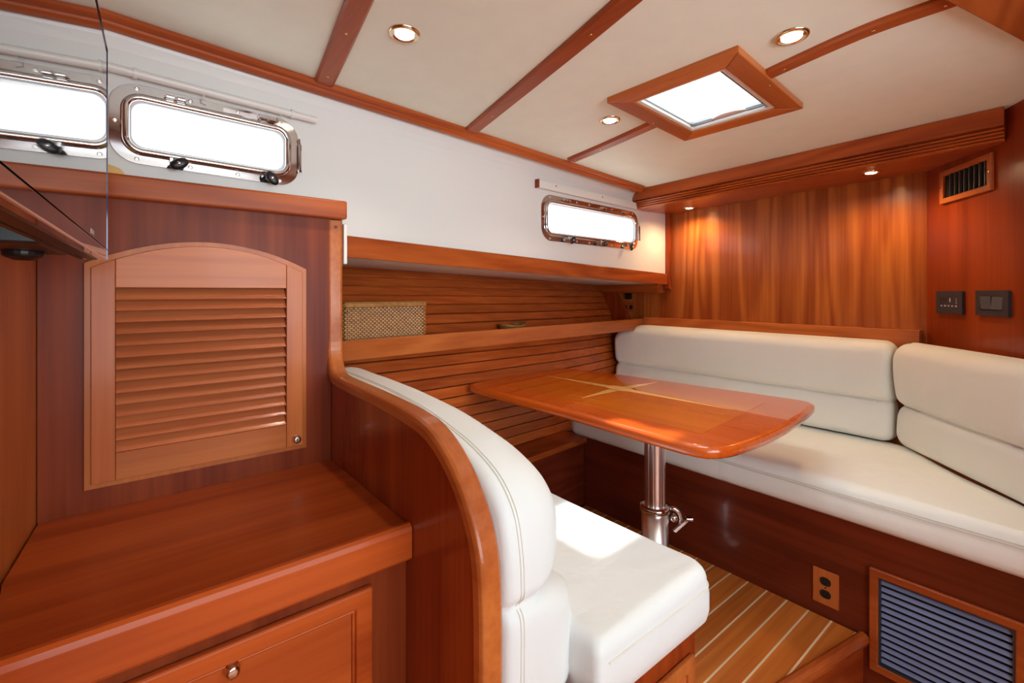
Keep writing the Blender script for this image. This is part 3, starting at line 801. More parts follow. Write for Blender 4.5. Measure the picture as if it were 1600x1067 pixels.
# ------------------------------------------------------------------ worktop and base cabinet
wt = thing('worktop', (0.15, 1.17, 0.65), 'broad cherry worktop with raised front edge under the louvred locker', 'worktop')
obj('top', MB().prism(WORLD, [(-0.150, 0.925), (0.4585, 0.925), (0.4585, LY - 0.001), (-0.161, LY - 0.001), (-0.176, 1.17)], 0.625, 0.650), W('work', axis='X', freq=4, across=4, rough=0.34, coat=0.12), wt)
ep = [(0.0, 0.0), (0.0, 0.071), (0.004, 0.076), (0.014, 0.076), (0.020, 0.071), (0.022, 0.062), (0.022, 0.006), (0.018, 0.0)]
obj('front_edge', MB().sweep([(Vector((x, 0.927, 0.583)), (0, -1, 0), (0, 0, 1)) for x in (-0.184, 0.4585)], ep), W('work', axis='X', freq=3, across=7, rough=0.3, coat=0.3), wt, bevel=0.0015)
bc = thing('base_cabinet', (0.15, 1.17, FLOOR2), 'cherry base cabinet with raised-panel door under the near worktop', 'cabinet')
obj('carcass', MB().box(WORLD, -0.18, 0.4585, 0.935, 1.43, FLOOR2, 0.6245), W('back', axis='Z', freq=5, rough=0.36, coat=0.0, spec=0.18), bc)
dr_ = obj('door', MB().prism(XZ, [(-0.16, 0.10), (0.378, 0.10), (0.378, 0.552), (-0.16, 0.552)], -0.9345, -0.918, [[(-0.125, 0.135), (0.343, 0.135), (0.343, 0.517), (-0.125, 0.517)]]), W('work', axis='X', freq=3, rough=0.28), bc, bevel=0.005, seg=3)
obj('panel', MB().box(XZ, -0.125, 0.343, 0.135, 0.517, -0.9345, -0.928), W('work', axis='X', freq=4, across=4), dr_)
obj('panel_bead', MB().prism(XZ, [(-0.125, 0.135), (0.343, 0.135), (0.343, 0.517), (-0.125, 0.517)], -0.928, -0.923, [[(-0.119, 0.141), (0.337, 0.141), (0.337, 0.511), (-0.119, 0.511)]]), W('work', axis='X', freq=3), dr_, bevel=0.002)
kf = Fr((0.130, 0.926, 0.507), (1, 0, 0), (0, 0, 1), (0, -1, 0))
obj('knob', MB().lathe(kf, [(0.0125, 0), (0.0125, 0.005), (0.009, 0.008), (0.0105, 0.013), (0.0105, 0.0155), (0.006, 0.017)], 24), chrome, dr_, smooth=True)

# ------------------------------------------------------------------ partition with curved capping
part = thing('partition', (0.472, 1.0, FLOOR2), 'curved cherry partition end panel between worktop and bench', 'partition')
ol = [(1.43, 1.366), (1.43, 1.15), (1.43, 1.00), (1.424, 0.955), (1.405, 0.922), (1.370, 0.909), (1.25, 0.9055), (1.12, 0.904), (1.0, 0.901), (0.91, 0.896), (0.835, 0.886), (0.768, 0.858), (0.712, 0.815), (0.672, 0.765), (0.648, 0.714), (0.638, 0.663), (0.634, 0.58), (0.634, 0.45), (0.634, 0.10), (0.634, FLOOR2)]
cur = catmull([(p[0], p[1], 0) for p in ol], 5)
pp = [(p.x, p.y) for p in cur]
# panel polygon sits 6 mm inside the capping
poly = [(p[0] + (0.012), p[1] - 0.012) for p in pp]
poly[0] = (1.442, 1.366); poly[-1] = (0.646, FLOOR2)
obj('panel', MB().prism(YZ, poly + [(1.60, FLOOR2), (1.60, 1.366)], 0.4595, 0.485), W('red', axis='Z', freq=5, across=4, along=0.4, rough=0.27, coat=0.5), part)
pth = []
for i, p in enumerate(cur):
    tt = (cur[min(i + 1, len(cur) - 1)] - cur[max(i - 1, 0)]).normalized()
    nn = Vector((tt.y, -tt.x))                     # outward (towards -y / +z)
    if nn.x > 0.3: nn = -nn
    if nn.y < -0.5: nn = -nn
    pth.append((Vector((0.4715, p.x, p.y)), Vector((0, nn.x, nn.y)), Vector((1, 0, 0))))
w_ = 0.0235
pr = [(-0.028, -w_), (-0.010, -w_), (-0.003, -w_ + 0.003), (0.0, -w_ + 0.009), (0.0, w_ - 0.009), (-0.003, w_ - 0.003), (-0.010, w_), (-0.028, w_)]
obj('capping', MB().sweep(pth, pr), W('door', axis='Y', freq=3, rough=0.25, coat=0.5, wander=.5), part, bevel=0.002)
plug = mesh('plug', MB().lathe(Fr((0, 0, 0), (1, 0, 0), (0, 0, 1), (0, -1, 0)), [(0.005, 0), (0.005, 0.0006)], 14), W('red', axis='Z'))
inst('plug', plug, part, (0.4715, 1.4300, 1.345))
tag(obj('switch_plate', MB().box(YZ, 1.437, 1.475, 1.235, 1.358, 0.4985, 0.509), white_pl, bevel=0.002), 'narrow white plate standing edge-on behind the partition post', 'plate')

# ------------------------------------------------------------------ dinette bench
bench = thing('bench', (0.78, 1.1, FLOOR2), 'cherry bench base under the white seat cushion by the partition', 'bench')
obj('base', MB().box(WORLD, 0.497, 1.048, 0.600, 1.70, FLOOR2, 0.352), W('red', axis='Z', rough=0.28), bench, bevel=0.003)
d2 = obj('door', MB().prism(XZ, [(0.62, -0.1), (1.025, -0.1), (1.025, 0.300), (0.62, 0.300)], -0.5995, -0.585, [[(0.65, -0.07), (0.995, -0.07), (0.995, 0.27), (0.65, 0.27)]]), W('door', axis='Z', freq=3), bench, bevel=0.005, seg=3)
obj('panel', MB().box(XZ, 0.65, 0.995, -0.07, 0.27, -0.5995, -0.592), W('door', axis='Z', freq=3), d2)

seat = thing('seat_cushion', (0.85, 1.1, 0.36), 'white leather seat cushion of the near bench, sunlit by the hatch', 'cushion')
def seat_extra(x, y):
    return 0.004 * math.sin(x * 9 + 1) * math.cos(y * 6) - 0.0
sc = cushion(WORLD, [(0.672, 1.66), (0.672, 0.584), (0.68, 0.578)] + rrect(0.70, 1.095, 0.578, 1.66, 0.045)[21:] + rrect(0.70, 1.095, 0.578, 1.66, 0.045)[:7], ((0.892, 0.78), (0.892, 1.46)), 0.134, 0.034, seat_extra, bulge=0.006)
for v in sc.v: v.z += 0.356
obj('cover', sc, leather_b, seat, smooth=True)
def loop_pts(loop, z, closed=False): return [Vector((p[0], p[1], z)) for p in loop]
st = [Vector((1.0972, 1.60, 0.447)), Vector((1.0972, 1.0, 0.447))]
for k in range(13):
    a = R(-90 * k / 12); st.append(Vector((1.050 + 0.0472 * math.cos(a), 0.623 + 0.0472 * math.sin(a), 0.447)))
st.append(Vector((0.70, 0.5758, 0.447)))
obj('seam', MB().tube(st, 0.0018, 6), thread, seat)

# backrest of the bench: shaped like the partition end
bo = [(1.60, 0.38), (0.632, 0.38), (0.630, 0.50), (0.631, 0.57), (0.645, 0.591), (0.631, 0.612), (0.630, 0.64), (0.634, 0.69), (0.650, 0.752), (0.690, 0.798), (0.745, 0.826), (0.834, 0.851), (0.995, 0.876), (1.20, 0.889), (1.40, 0.893), (1.60, 0.893)]
bo2 = [(1.60, 0.38), (0.632, 0.38)] + [(p.x, p.y) for p in catmull([(a, b, 0) for a, b in bo[2:-1]], 6)] + [(1.60, 0.893)]
def lobes(bc_, top_b, amp, low, w=0.022):
    def f(a, b):
        d = b - bc_
        e = -amp * math.exp(-abs(d) / w)
        if d > 0: e += 0.012 * math.sin(min(1, max(0, d / (top_b - bc_))) * math.pi) + 0.006
        else: e += low * min(1, -d / 0.05)
        e += 0.0022 * noise.noise(Vector((a * 9, b * 5, 2.2)))
        return e
    return f
backrest = thing('back_cushion', (0.55, 1.1, 0.38), 'white leather backrest cushion curving over the near bench partition', 'cushion', 'leather back cushions')
bm_ = cushion(Fr((0.498, 0, 0), (0, 1, 0), (0, 0, 1), (1, 0, 0)), bo2, ((0.83, 0.60), (1.45, 0.66)), 0.166, 0.100, lobes(0.592, 0.905, 0.050, 0.056, 0.022), rings=34, n=300)
obj('cover', bm_, leather_b, backrest, smooth=True)
edge = bo2[1:]
for off in (0.030, 0.037):
    sp = []
    for i, p in enumerate(edge):
        sp.append(Vector((0.498 + off, p[0] - 0.0006, p[1] + (0.0006 if p[1] > 0.75 else 0))))
    obj('seam', MB().tube(sp, 0.0011, 6), thread, backrest)

# ------------------------------------------------------------------ settee
settee = thing('settee', (1.95, 0.9, FLOOR2), 'dark cherry settee base with vent door along the far bulkhead', 'settee')
e = 0.13
vy0, vy1, vz0, vz1 = 0.112, 0.468, -0.095, 0.241      # vent door frame
SF = Fr((1.904, 0, 0), (0, -1, 0), (0, 0, 1), (-1, 0, 0))
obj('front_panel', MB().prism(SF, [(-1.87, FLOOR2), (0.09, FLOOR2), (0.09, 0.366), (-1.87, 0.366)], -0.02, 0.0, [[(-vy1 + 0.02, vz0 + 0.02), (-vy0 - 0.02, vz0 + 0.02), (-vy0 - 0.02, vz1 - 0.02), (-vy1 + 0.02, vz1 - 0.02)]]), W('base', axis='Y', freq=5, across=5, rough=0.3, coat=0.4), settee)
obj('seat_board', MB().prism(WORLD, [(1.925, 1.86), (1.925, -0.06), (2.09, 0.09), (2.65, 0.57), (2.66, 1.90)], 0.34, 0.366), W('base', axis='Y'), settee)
vd = obj('vent_door', MB().prism(SF, [(-vy1, vz0), (-vy0, vz0), (-vy0, vz1), (-vy1, vz1)], 0.0005, 0.014, [[(-vy1 + 0.025, vz0 + 0.025), (-vy0 - 0.025, vz0 + 0.025), (-vy0 - 0.025, vz1 - 0.025), (-vy1 + 0.025, vz1 - 0.025)]]), W('trim', axis='Y', freq=3), settee, bevel=0.004, seg=3)
vd['label'] = 'orange-brown framed vent door with blue-grey slats'
obj('backing', MB().box(SF, -vy1 + 0.021, -vy0 - 0.021, vz0 + 0.021, vz1 - 0.021, -0.019, -0.016), darkvoid, vd)
obj('vent_lining', MB().prism(SF, [(-vy1 + 0.0255, vz0 + 0.0255), (-vy0 - 0.0255, vz0 + 0.0255), (-vy0 - 0.0255, vz1 - 0.0255), (-vy1 + 0.0255, vz1 - 0.0255)], -0.015, 0.010, [[(-vy1 + 0.030, vz0 + 0.030), (-vy0 - 0.030, vz0 + 0.030), (-vy0 - 0.030, vz1 - 0.030), (-vy1 + 0.030, vz1 - 0.030)]]), charcoal, vd)
nsl = 13; p_ = (vz1 - vz0 - 0.06) / nsl
vsm = mesh('vent_slat', MB().prism(Fr((0, 0, 0), (-1, 0, 0), (0, 0, 1), (0, -1, 0)), [(-0.004, p_ * 0.24), (-0.002, p_ * 0.28), (0.0035, -p_ * 0.22), (0.0035, -p_ * 0.26), (0.001, -p_ * 0.27)], -(vy1 - vy0) / 2 + 0.031, (vy1 - vy0) / 2 - 0.031), bluegrey)
for i in range(nsl): inst('vent_slat', vsm, vd, (1.904, (vy0 + vy1) / 2, vz0 + 0.03 + p_ * (i + 0.5)))

ss = thing('seat_cushion', (2.2, 1.0, 0.366), 'long ivory leather seat cushion of the far settee', 'cushion')
so = [(1.885, 1.80), (1.885, -0.070), (1.90, -0.078), (1.922, -0.055), (2.095, 0.086), (2.575, 0.498), (2.60, 0.56), (2.60, 1.84), (1.93, 1.84), (1.905, 1.832)]
s_m = cushion(WORLD, so, ((2.20, 0.55), (2.24, 1.60)), 0.126, 0.045, lambda x, y: 0.005 * noise.noise(Vector((x * 5, y * 5, 0))) , n=260, bulge=0.005)
for v in s_m.v: v.z += 0.368
obj('cover', s_m, leather_m, ss, smooth=True)
obj('seam', MB().tube([Vector((1.8805, y, 0.452)) for y in (1.78, 1.2, 0.6, 0.0)], 0.0016, 6).tube([Vector((1.8830, y, 0.459)) for y in (1.78, 1.2, 0.6, 0.0)], 0.0012, 6), thread, ss)

def backc(fr, L, z0, z1, zc, depth, label, name='back_cushion', r=0.05, right_low=0.0, low=0.0, seam=None, endz=None):
    t = thing(name, fr(L / 2, z0, 0), label, 'cushion', 'leather back cushions')
    o = rrect(0, L, z0, z1, 0.045, 8)
    if endz:
        o = [(a, b - max(0, (0.22 - a) / 0.22) ** 2 * endz * (b - z0) / (z1 - z0)) for a, b in resample(o, 240)]
    o = [(p[0], p[1]) for p in resample(o, 420)]
    pin = lambda a, b: 0.013 * math.exp(-abs(b - zc) / 0.011) * (1 if a < L / 2 else -1) * (1 if min(a, L - a) < 0.03 else 0)
    o = [(a + pin(a, b), b) for a, b in o]
    m_ = cushion(fr, o, ((0.16, (z0 + z1) / 2), (L - 0.16, (z0 + z1) / 2)), depth, r, lobes(zc, z1, 0.036, low, 0.016), rings=34, n=300, bulge=0.004)
    obj('cover', m_, leather_m, t, smooth=True)
    if seam is not None:
        obj('seam', MB().tube([fr(L + 0.004, z0 + 0.02 + (z1 - z0 - 0.04) * k / 12, depth - r - 0.004) for k in range(13)], 0.0015, 6), thread, t)
    return t
backc(Fr((2.612, 2.03, 0), (0, -1, 0), (0, 0, 1), (-1, 0, 0)), 1.493, 0.500, 0.932, 0.675, 0.105, 'long ivory leather back cushion under the bulkhead ledge rail', endz=0.055)
CA = Vector((2.53, 0.538, 0)); CB = Vector((2.077, 0.13, 0)); cd = (CB - CA).normalized(); cn = Vector((-cd.y, cd.x, 0))
if cn.dot(-CA) < 0: cn = -cn
backc(Fr(CA - cn * 0.072 + cd * 0.0, cd, (0, 0, 1), cn), 0.66, 0.498, 0.935, 0.672, 0.078, 'short ivory leather back cushion on the angled wall below the switches', seam=1)

# power outlet in the settee front
def outlet(fr, label, w=0.080, h=0.122, two=True):
    t = thing('power_outlet', fr(0, 0, 0), label, 'outlet')
    obj('plate', MB().box(fr, -w / 2, w / 2, -h / 2, h / 2, 0.0005, 0.005), W('door', axis='Z', freq=2), t, bevel=0.0015)
    for s in (0.022, -0.022):
        sk = obj('socket', MB().prism(fr, rrect(-0.017, 0.017, s - 0.0145, s + 0.0145, 0.0135), 0.005, 0.0075), black, t, bevel=0.001)
        obj('slot', MB().box(fr, -0.0075, -0.0055, s - 0.002, s + 0.006, 0.0075, 0.0078).box(fr, 0.0055, 0.0075, s - 0.002, s + 0.006, 0.0075, 0.0078).box(fr, -0.002, 0.002, s - 0.009, s - 0.006, 0.0075, 0.0078), darkvoid, sk)
    obj('screw', MB().lathe(Fr(fr(0, 0, 0.005), fr.e1, fr.e2, fr.n), [(0.003, 0), (0.003, 0.001)], 10), black, t)
    return t
outlet(Fr((1.904, 0.595, 0.106), (0, -1, 0), (0, 0, 1), (-1, 0, 0)), 'wooden outlet plate with two black sockets on the settee base')

# small outlets at the far end of the shelf
ox = 2.676
t = thing('power_outlet', (ox, 2.02, 1.0), 'small cherry plate with black meter and twin sockets at the shelf end', 'outlet')
OF = Fr((ox, 0, 0), (0, -1, 0), (0, 0, 1), (-1, 0, 0))
c1 = atX(983, 463, ox); c2_ = atX(978.5, 480, ox); c3 = atX(987, 480, ox)
obj('plate', MB().box(OF, -c1.y - 0.055, -c1.y + 0.05, 1.01, 1.085, 0.0005, 0.006), W('trim', axis='Y', freq=2), t, bevel=0.001)
obj('meter', MB().prism(OF, rrect(-c1.y - 0.026, -c1.y + 0.028, c1.z - 0.020, c1.z + 0.022, 0.006), 0.0005, 0.012), black, t, bevel=0.002)
for c_ in (c2_, c3):
    obj('socket', MB().lathe(Fr((ox, c_.y, c_.z), (0, -1, 0), (0, 0, 1), (-1, 0, 0)), [(0.014, 0.006), (0.014, 0.009), (0.009, 0.009)], 18, 1, 1.15), black, t)

# ------------------------------------------------------------------ fittings on the angled wall
a0, b0 = dw(1473.5, 270); a1, b1 = dw(1555, 236); b2 = dw(1557, 296)[1]
t = thing('air_vent', DF(a0, b0, 0), 'wood framed air vent grille high on the angled wall', 'vent')
zb, zt = 1.508, 1.641
fw = 0.022
obj('frame', MB().prism(DF, [(a0, zb), (a1, zb), (a1, zt), (a0, zt)], 0.0005, 0.014, [[(a0 + fw, zb + fw), (a1 - fw, zb + fw), (a1 - fw, zt - fw), (a0 + fw, zt - fw)]]), W('door', axis='X', freq=2), t, bevel=0.004, seg=3)
obj('backing', MB().box(DF, a0 + fw, a1 - fw, zb + fw, zt - fw, 0.0005, 0.0012), darkvoid, t)
vb_m = mesh('blade', MB().box(Fr((0, 0, 0), DF.e1 * 0.3 + DF.n * 0.95, (0, 0, 1), DF.e1), -0.006, 0.006, -(zt - zb) / 2 + fw, (zt - zb) / 2 - fw, -0.0009, 0.0009), grey_metal)
for k in range(8):
    inst('blade', vb_m, t, DF(a0 + fw + 0.045 + (a1 - a0 - 2 * fw - 0.055) * k / 7, (zb + zt) / 2, 0.0075))
for a_ in (a0 + 0.010, a1 - 0.010):
    obj('screw', MB().lathe(Fr(DF(a_, (zb + zt) / 2, 0.014), DF.e1, DF.e2, DF.n), [(0.004, 0), (0.0035, 0.001), (0.001, 0.0012)], 10), brass, t)
def wallplate(u0, u1, zc, label, name):
    a, _ = dw(u0, 470); b, _ = dw(u1, 470)
    t = thing(name, DF((a + b) / 2, zc, 0), label, 'switch')
    f = Fr(DF((a + b) / 2, zc, 0), DF.e1, DF.e2, DF.n); w = (b - a); h = 0.090
    obj('plate', MB().prism(f, rrect(-w / 2, w / 2, -h / 2, h / 2, 0.004), 0.0005, 0.010, [rrect(-w / 2 + 0.026, w / 2 - 0.026, -h / 2 + 0.020, h / 2 - 0.020, 0.002)]), charcoal, t, bevel=0.003, seg=3)
    return t, f, w, h
t, f, w, h = wallplate(1467, 1508, 1.108, 'small charcoal thermostat panel with display on the angled wall', 'thermostat')
t['category'] = 'thermostat'
obj('face', MB().box(f, -w / 2 + 0.026, w / 2 - 0.026, -h / 2 + 0.020, h / 2 - 0.020, 0.001, 0.009), plain('thermostat_face', (0.03, 0.03, 0.05, 1), 0.4), t)
obj('display', MB().box(f, -w / 2 + 0.030, -w / 2 + 0.070, 0.000, 0.018, 0.009, 0.0095), plain('lcd', (0.02, 0.03, 0.03, 1), 0.1), t)
bt = mesh('button', MB().box(Fr((0, 0, 0), DF.e1, DF.e2, DF.n), -0.0052, 0.0052, -0.003, 0.003, 0, 0.0014), plain('button_grey', (0.42, 0.42, 0.44, 1), 0.4))
for k in range(5): inst('button', bt, t, f(-w / 2 + 0.036 + (w - 0.072) * k / 4, -0.014, 0.009))
sb = mesh('button', MB().box(Fr((0, 0, 0), DF.e1, DF.e2, DF.n), -0.0028, 0.0028, -0.002, 0.002, 0, 0.0012), plain('button_light', (0.35, 0.35, 0.38, 1), 0.4))
for k in range(3): inst('button', sb, t, f(w / 2 - 0.034, 0.014 - 0.008 * k, 0.009))
obj('bar', MB().box(f, 0.006, 0.010, 0.002, 0.017, 0.009, 0.0096), gasket, t)
t, f, w, h = wallplate(1529, 1581, 1.110, 'charcoal light switch panel with two rockers on the angled wall, beside the thermostat', 'light_switch')
obj('rocker_bed', MB().box(f, -w / 2 + 0.026, w / 2 - 0.026, -h / 2 + 0.020, h / 2 - 0.020, 0.001, 0.004), black, t)
for s in (-1, 1):
    xa, xb = (-w / 2 + 0.027, -0.001) if s < 0 else (0.001, w / 2 - 0.027)
    p_lo, p_hi = (0.009, 0.013) if s < 0 else (0.013, 0.008)
    vs = [f(xa, -0.022, 0.003), f(xb, -0.022, 0.003), f(xb, 0.024, 0.003), f(xa, 0.024, 0.003), f(xa, -0.022, p_lo), f(xb, -0.022, p_lo), f(xb, 0.024, p_hi), f(xa, 0.024, p_hi)]
    obj('rocker', MB().add(vs, [(0, 1, 2, 3), (4, 5, 6, 7), (0, 1, 5, 4), (1, 2, 6, 5), (2, 3, 7, 6), (3, 0, 4, 7)]), plain('rocker_grey', (0.085, 0.095, 0.11, 1), 0.3), t, bevel=0.001)

# ------------------------------------------------------------------ table
TZ = 0.72
to = [(736, 600), (755, 593), (880, 571.5), (900, 573), (970, 580), (1100, 598), (1235, 621), (1268, 628), (1272, 640), (1240, 662), (1200, 678), (1140, 694), (1100, 700), (1080, 697), (1060, 690), (960, 655), (850, 624)]
tw = [(1.200, 1.85), (1.900, 1.905), (1.975, 1.60), (2.085, 0.675), (1.80, 0.636), (1.62, 0.620), (1.45, 0.620), (1.30, 0.630), (1.212, 0.66), (1.225, 1.20)]
tl = resample(tw, 150)
for _ in range(6): tl = [(tl[i - 1] + tl[i] * 2 + tl[(i + 1) % len(tl)]) / 4 for i in range(len(tl))]
tl = [(p.x, p.y) for p in resample(tl, 110)]
table = thing('dining_table', (1.64, 1.12, 0), 'varnished cherry dinette table with star inlay on a steel pedestal', 'table')
# bull-nosed top: sweep of rings
rings = [(0.020, -0.036), (0.006, -0.034), (0.0, -0.026), (0.0, -0.012), (0.003, -0.005), (0.010, -0.001), (0.018, 0.0)]
N_ = len(tl); mb = MB(); vs = []; fs = []
nv = []
for i in range(N_):
    a, b = Vector(tl[i - 1]), Vector(tl[(i + 1) % N_]); tt = (b - a).normalized(); nn = Vector((-tt.y, tt.x))
    if nn.dot(Vector((1.62, 1.27)) - Vector(tl[i])) < 0: nn = -nn
    nv.append(nn)
for d_, z in rings:
    for i in range(N_): vs.append(Vector((tl[i][0] + nv[i].x * d_, tl[i][1] + nv[i].y * d_, TZ + z)))
for k in range(len(rings) - 1):
    for i in range(N_):
        j = (i + 1) % N_; fs.append((k * N_ + i, k * N_ + j, (k + 1) * N_ + j, (k + 1) * N_ + i))
fs += [tuple(range(N_)), tuple(range((len(rings) - 1) * N_, len(rings) * N_))]
ttop = obj('tabletop', mb.add(vs, fs), W('tabled', axis='Y', freq=2, across=5, wander=0.2, figure=0.6, rough=0.25, coat=0.75, spec=0.3, crough=0.03), table, smooth=False)
for p in ttop.data.polygons: p.use_smooth = len(p.vertices) == 4
tf = Fr((0, 0, TZ), (1, 0, 0), (0, 1, 0), (0, 0, 1))
fieldp = [(1.335, 0.745), (1.90, 0.80), (1.84, 1.78), (1.335, 1.73)]
tmat = W('table', axis='Y', freq=2.5, across=5, wander=0.2, figure=0.6, rough=0.25, coat=0.75, spec=0.3, crough=0.03)
obj('centre_field', MB().prism(tf, fieldp, 0.0, 0.0006), tmat, ttop)
ic = atZ(968, 607, TZ); icx, icy = ic.x, ic.y
im = W('inlay', axis='Y', freq=2, rough=0.2, coat=1.0, crough=0.03)
e0 = 0.0006; e1_ = 0.0011
tips = [atZ(855, 587, TZ), atZ(1143, 640, TZ), atZ(908, 622, TZ), atZ(1030, 597, TZ)]
for tp in tips:
    d_ = Vector((tp.x - icx, tp.y - icy)); L_ = d_.length; d_.normalize(); n_ = Vector((-d_.y, d_.x)); c0 = Vector((icx, icy))
    wd = 0.022
    s_ = c0 + d_ * 0.050
    pol = [s_ - n_ * wd, c0 + d_ * L_, s_ + n_ * wd]
    obj('inlay_ray', MB().prism(tf, [(p.x, p.y) for p in pol], e0, e1_), im, ttop)
el = [(icx + 0.040 * math.cos(2 * math.pi * k / 32) * 1.0, icy + 0.072 * math.sin(2 * math.pi * k / 32)) for k in range(32)]
obj('inlay_ring', MB().prism(tf, [(icx + (a - icx) * 1.16, icy + (b - icy) * 1.16) for a, b in el], e0, e1_ - 0.0001), W('tabled', axis='Y', rough=.2, coat=1.0, crough=0.03), ttop)
obj('inlay_oval', MB().prism(tf, el, e0, e1_ + 0.0003), im, ttop)
px, py = 1.655, 1.125
pf = Fr((px, py, 0), (1, 0, 0), (0, 1, 0), (0, 0, 1))
# fluted aluminium column
fl_ = []
for k in range(72):
    a = 2 * math.pi * k / 72; r_ = 0.0415 - (0.0022 if k % 6 == 0 else 0.0)
    fl_.append((r_ * math.cos(a), r_ * math.sin(a)))
obj('column', MB().prism(pf, fl_, 0.275, TZ - 0.036), steel_soft, table)
obj('base_tube', MB().lathe(pf, [(0.110, 0.0), (0.110, 0.006), (0.062, 0.014), (0.054, 0.03), (0.054, 0.272)], 40), steel_soft, table, smooth=True)
obj('collar', MB().lathe(pf, [(0.052, 0.262), (0.062, 0.264), (0.063, 0.278), (0.058, 0.284), (0.045, 0.285)], 40), chrome, table, smooth=True)
vd_ = Vector((FY, -FX, 0))          # sideways in plan
cl = Vector((px, py, 0)) + vd_ * 0.066 + Vector((-0.6, -0.75, 0)) * 0.012
hf = Fr(cl + Vector((0, 0, 0.235)), vd_, (0, 0, 1), Vector((-FX, -FY, 0)))
obj('clamp', MB().tube([hf(-0.02, 0.044, 0.01), hf(0.006, 0.042, 0.012), hf(0.026, 0.026, 0.014), hf(0.033, 0.0, 0.014), hf(0.024, -0.022, 0.012)], [0.007, 0.0085, 0.009, 0.009, 0.006], 10).lathe(Fr(hf(0.006, 0.0, -0.004), hf.e1, hf.e2, hf.n), [(0.016, 0), (0.018, 0.008), (0.012, 0.020), (0.004, 0.022)], 20), chrome, table, smooth=True)
obj('lever', MB().prism(hf, [(0.0, -0.05), (0.012, -0.058), (0.072, -0.004), (0.070, 0.004), (0.062, 0.002)], 0.0, 0.010).box(hf, 0.052, 0.078, -0.006, 0.004, -0.010, 0.020), chrome, table, bevel=0.001)

# ------------------------------------------------------------------ things on the shelf
# woven basket: rows of interlaced weft strands
bfx0, bfx1 = 0.585, 0.985; bz0 = fz + 0.022
bt_z = 1.107
def by(x): return fy(x) + 0.03
fdir = Vector((1, 0.094, 0)).normalized()
BF = Fr((0.60, by(0.60), bz0), fdir, (-fdir.y, fdir.x, 0), (0, 0, 1))
bw, bd, bh = 0.355, 0.085, bt_z - bz0
basket = thing('basket', BF(bw / 2, bd / 2, 0), 'rectangular woven rattan basket at the near end of the shelf', 'basket')
lp = rrect(0, bw, 0, bd, 0.012, 3)
obj('wall', MB().prism(BF, rrect(0.004, bw - 0.004, 0.004, bd - 0.004, 0.010, 3), 0.0, bh - 0.01, [rrect(0.008, bw - 0.008, 0.008, bd - 0.008, 0.008, 3)]).prism(BF, rrect(0.006, bw - 0.006, 0.006, bd - 0.006, 0.01, 3), 0.0, 0.004), plain('rattan_core', (0.09, 0.028, 0.009, 1), 0.7), basket)
stz = 0.0072; stl = 0.0088
strand = MB()
rows = int((bh - 0.012) / stz)
per = resample(lp, int(2 * (bw + bd) / stl)); nper = len(per)
for rI in range(rows):
    z = 0.005 + rI * stz
    for k in range(nper):
        if (k + rI) % 2: continue
        p = per[k]; q = per[(k + 1) % nper]; o_ = per[k - 1]
        tt = (q - o_).normalized(); nn = Vector((tt.y, -tt.x))
        A = p - tt * stl * 0.80; B = p + tt * stl * 0.80; C_ = p + nn * 0.0032
        h_ = stz * 0.40
        vs = [BF(A.x, A.y, z - h_), BF(A.x, A.y, z + h_), BF(C_.x, C_.y, z - h_), BF(C_.x, C_.y, z + h_), BF(B.x, B.y, z - h_), BF(B.x, B.y, z + h_)]
        strand.add(vs, [(0, 2, 3, 1), (2, 4, 5, 3), (0, 1, 5, 4), (0, 4, 2), (1, 3, 5)])
tag(obj('weave', strand, rattan_m, basket), kind='stuff')
for zc in (bh - 0.004, bh - 0.011):
    pr_ = [BF(p.x, p.y, zc) for p in resample(rrect(-0.001, bw + 0.001, -0.001, bd + 0.001, 0.012, 5), 90)]
    obj('rim', MB().tube(pr_, 0.004, 8, closed=True), rattan_m, basket, smooth=True)
obj('lid', MB().box(BF, 0.0, bw, 0.0, bd, bh - 0.0, bh + 0.004), rattan_m, basket, bevel=0.002)

# small wooden bowl (dented oval dish)
bc0 = Vector((1.50, fy(1.50) + 0.10, bz0)); s_ = 1.0
bowl = MB(); vs = []; fs = []; seg = 40
q = atY(801, 500, bc0.y); bc0.x = q.x
prf = [(0.030, 0.0), (0.045, 0.004), (0.066, 0.028), (0.080, 0.056), (0.083, 0.064), (0.078, 0.064), (0.062, 0.032), (0.045, 0.012), (0.0005, 0.010)]
for i, (r_, z) in enumerate(prf):
    for k in range(seg):
        a = 2 * math.pi * k / seg
        lift = 0.004 * math.cos(a) * (z / 0.072) + 0.007 * math.cos(2 * a) * (z / 0.072)
        vs.append(bc0 + Vector((r_ * math.cos(a) * 1.0, r_ * math.sin(a) * 0.72, z + lift)))
for i in range(len(prf) - 1):
    for k in range(seg):
        l = (k + 1) % seg; fs.append((i * seg + k, i * seg + l, (i + 1) * seg + l, (i + 1) * seg + k))
fs += [tuple(range(seg)), tuple(range((len(prf) - 1) * seg, len(prf) * seg))]
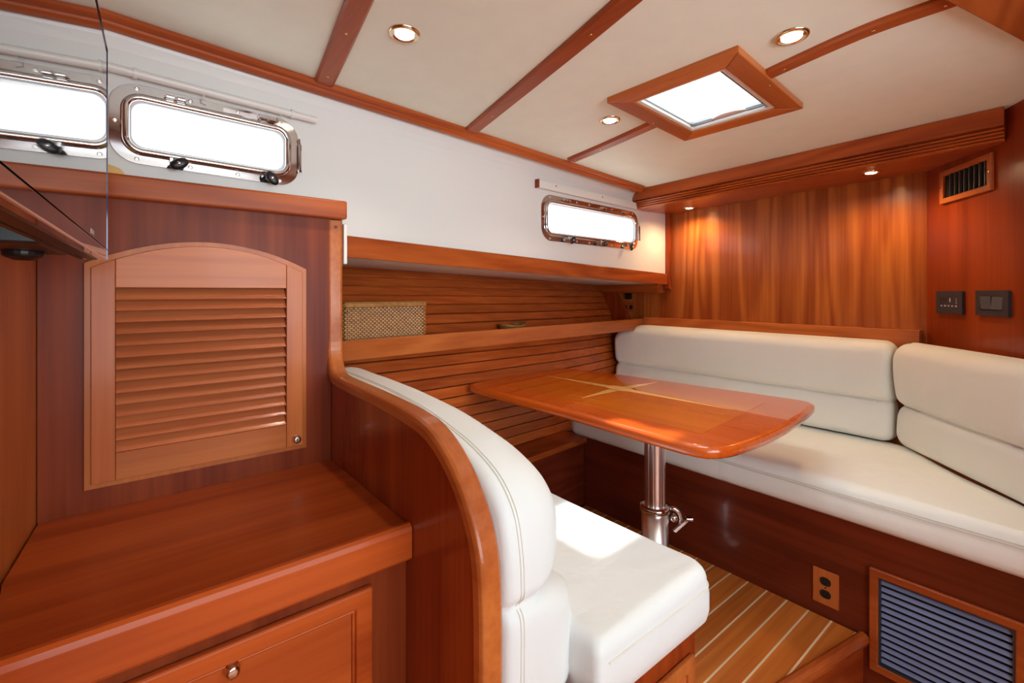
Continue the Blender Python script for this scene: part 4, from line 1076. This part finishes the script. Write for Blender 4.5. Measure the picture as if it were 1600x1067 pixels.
tag(obj('bowl', MB().add(vs, fs), W('bowl', axis='X', freq=6, across=14), smooth=True, origin=bc0), 'small carved wooden bowl with dipped rim on the shelf above the table', 'bowl')

# ------------------------------------------------------------------ television on the end wall
p_far = Vector((-0.0405, 1.19, 0)); p_near = Vector((-0.068, 0.34, 0)); td = (p_near - p_far).normalized(); tn = Vector((-td.y, td.x, 0))
if tn.x < 0: tn = -tn
TF = Fr(p_far, td, (0, 0, 1), tn); TL = (p_near - p_far).length
tv = thing('television', TF(TL / 2, 1.21, -0.02), 'flat television with glossy dark screen hanging at the left edge', 'television')
obj('screen', MB().box(TF, 0, TL, 1.232, 1.612, -0.004, 0.0), tv_glass, tv)
obj('housing', MB().box(TF, 0.004, TL - 0.004, 1.225, 1.606, -0.042, -0.0042), black, tv, bevel=0.004)
obj('bezel', MB().box(TF, 0.0, TL, 1.211, 1.2315, -0.040, 0.0), plain('wood_reflection_gloss', (0.10, 0.045, 0.03, 1), 0.12, 0.6, coat=1.0), tv, bevel=0.002)  # glossy bezel, with the brown of reflected woodwork put into its colour
obj('speaker_slot', MB().box(TF, 0.03, TL - 0.01, 1.2095, 1.2112, -0.026, -0.012).box(TF, 0.03, TL - 0.01, 1.2095, 1.2112, -0.036, -0.030), black, tv)
obj('sticker', MB().box(TF, 0.23, 0.27, 1.236, 1.243, 0.0, 0.0004), plain('sticker', (0.5, 0.42, 0.38, 1), 0.4), tv)
obj('edge_strip', MB().box(TF, -0.0022, -0.0002, 1.212, 1.615, -0.006, 0.001).box(TF, -0.0022, TL, 1.6122, 1.6165, -0.006, 0.0015), plain('edge_blue', (0.02, 0.035, 0.09, 1), 0.1, 0.4, coat=1.0), tv)
mb = MB().box(TF, 0.10, 0.34, 1.212, 1.26, -0.115, -0.043).lathe(Fr(TF(0.17, 1.212, -0.085), (1, 0, 0), (0, 1, 0), (0, 0, -1)), [(0.024, -0.002), (0.024, 0.008), (0.010, 0.014)], 20)
obj('wall_bracket', mb, black, tv, bevel=0.003)
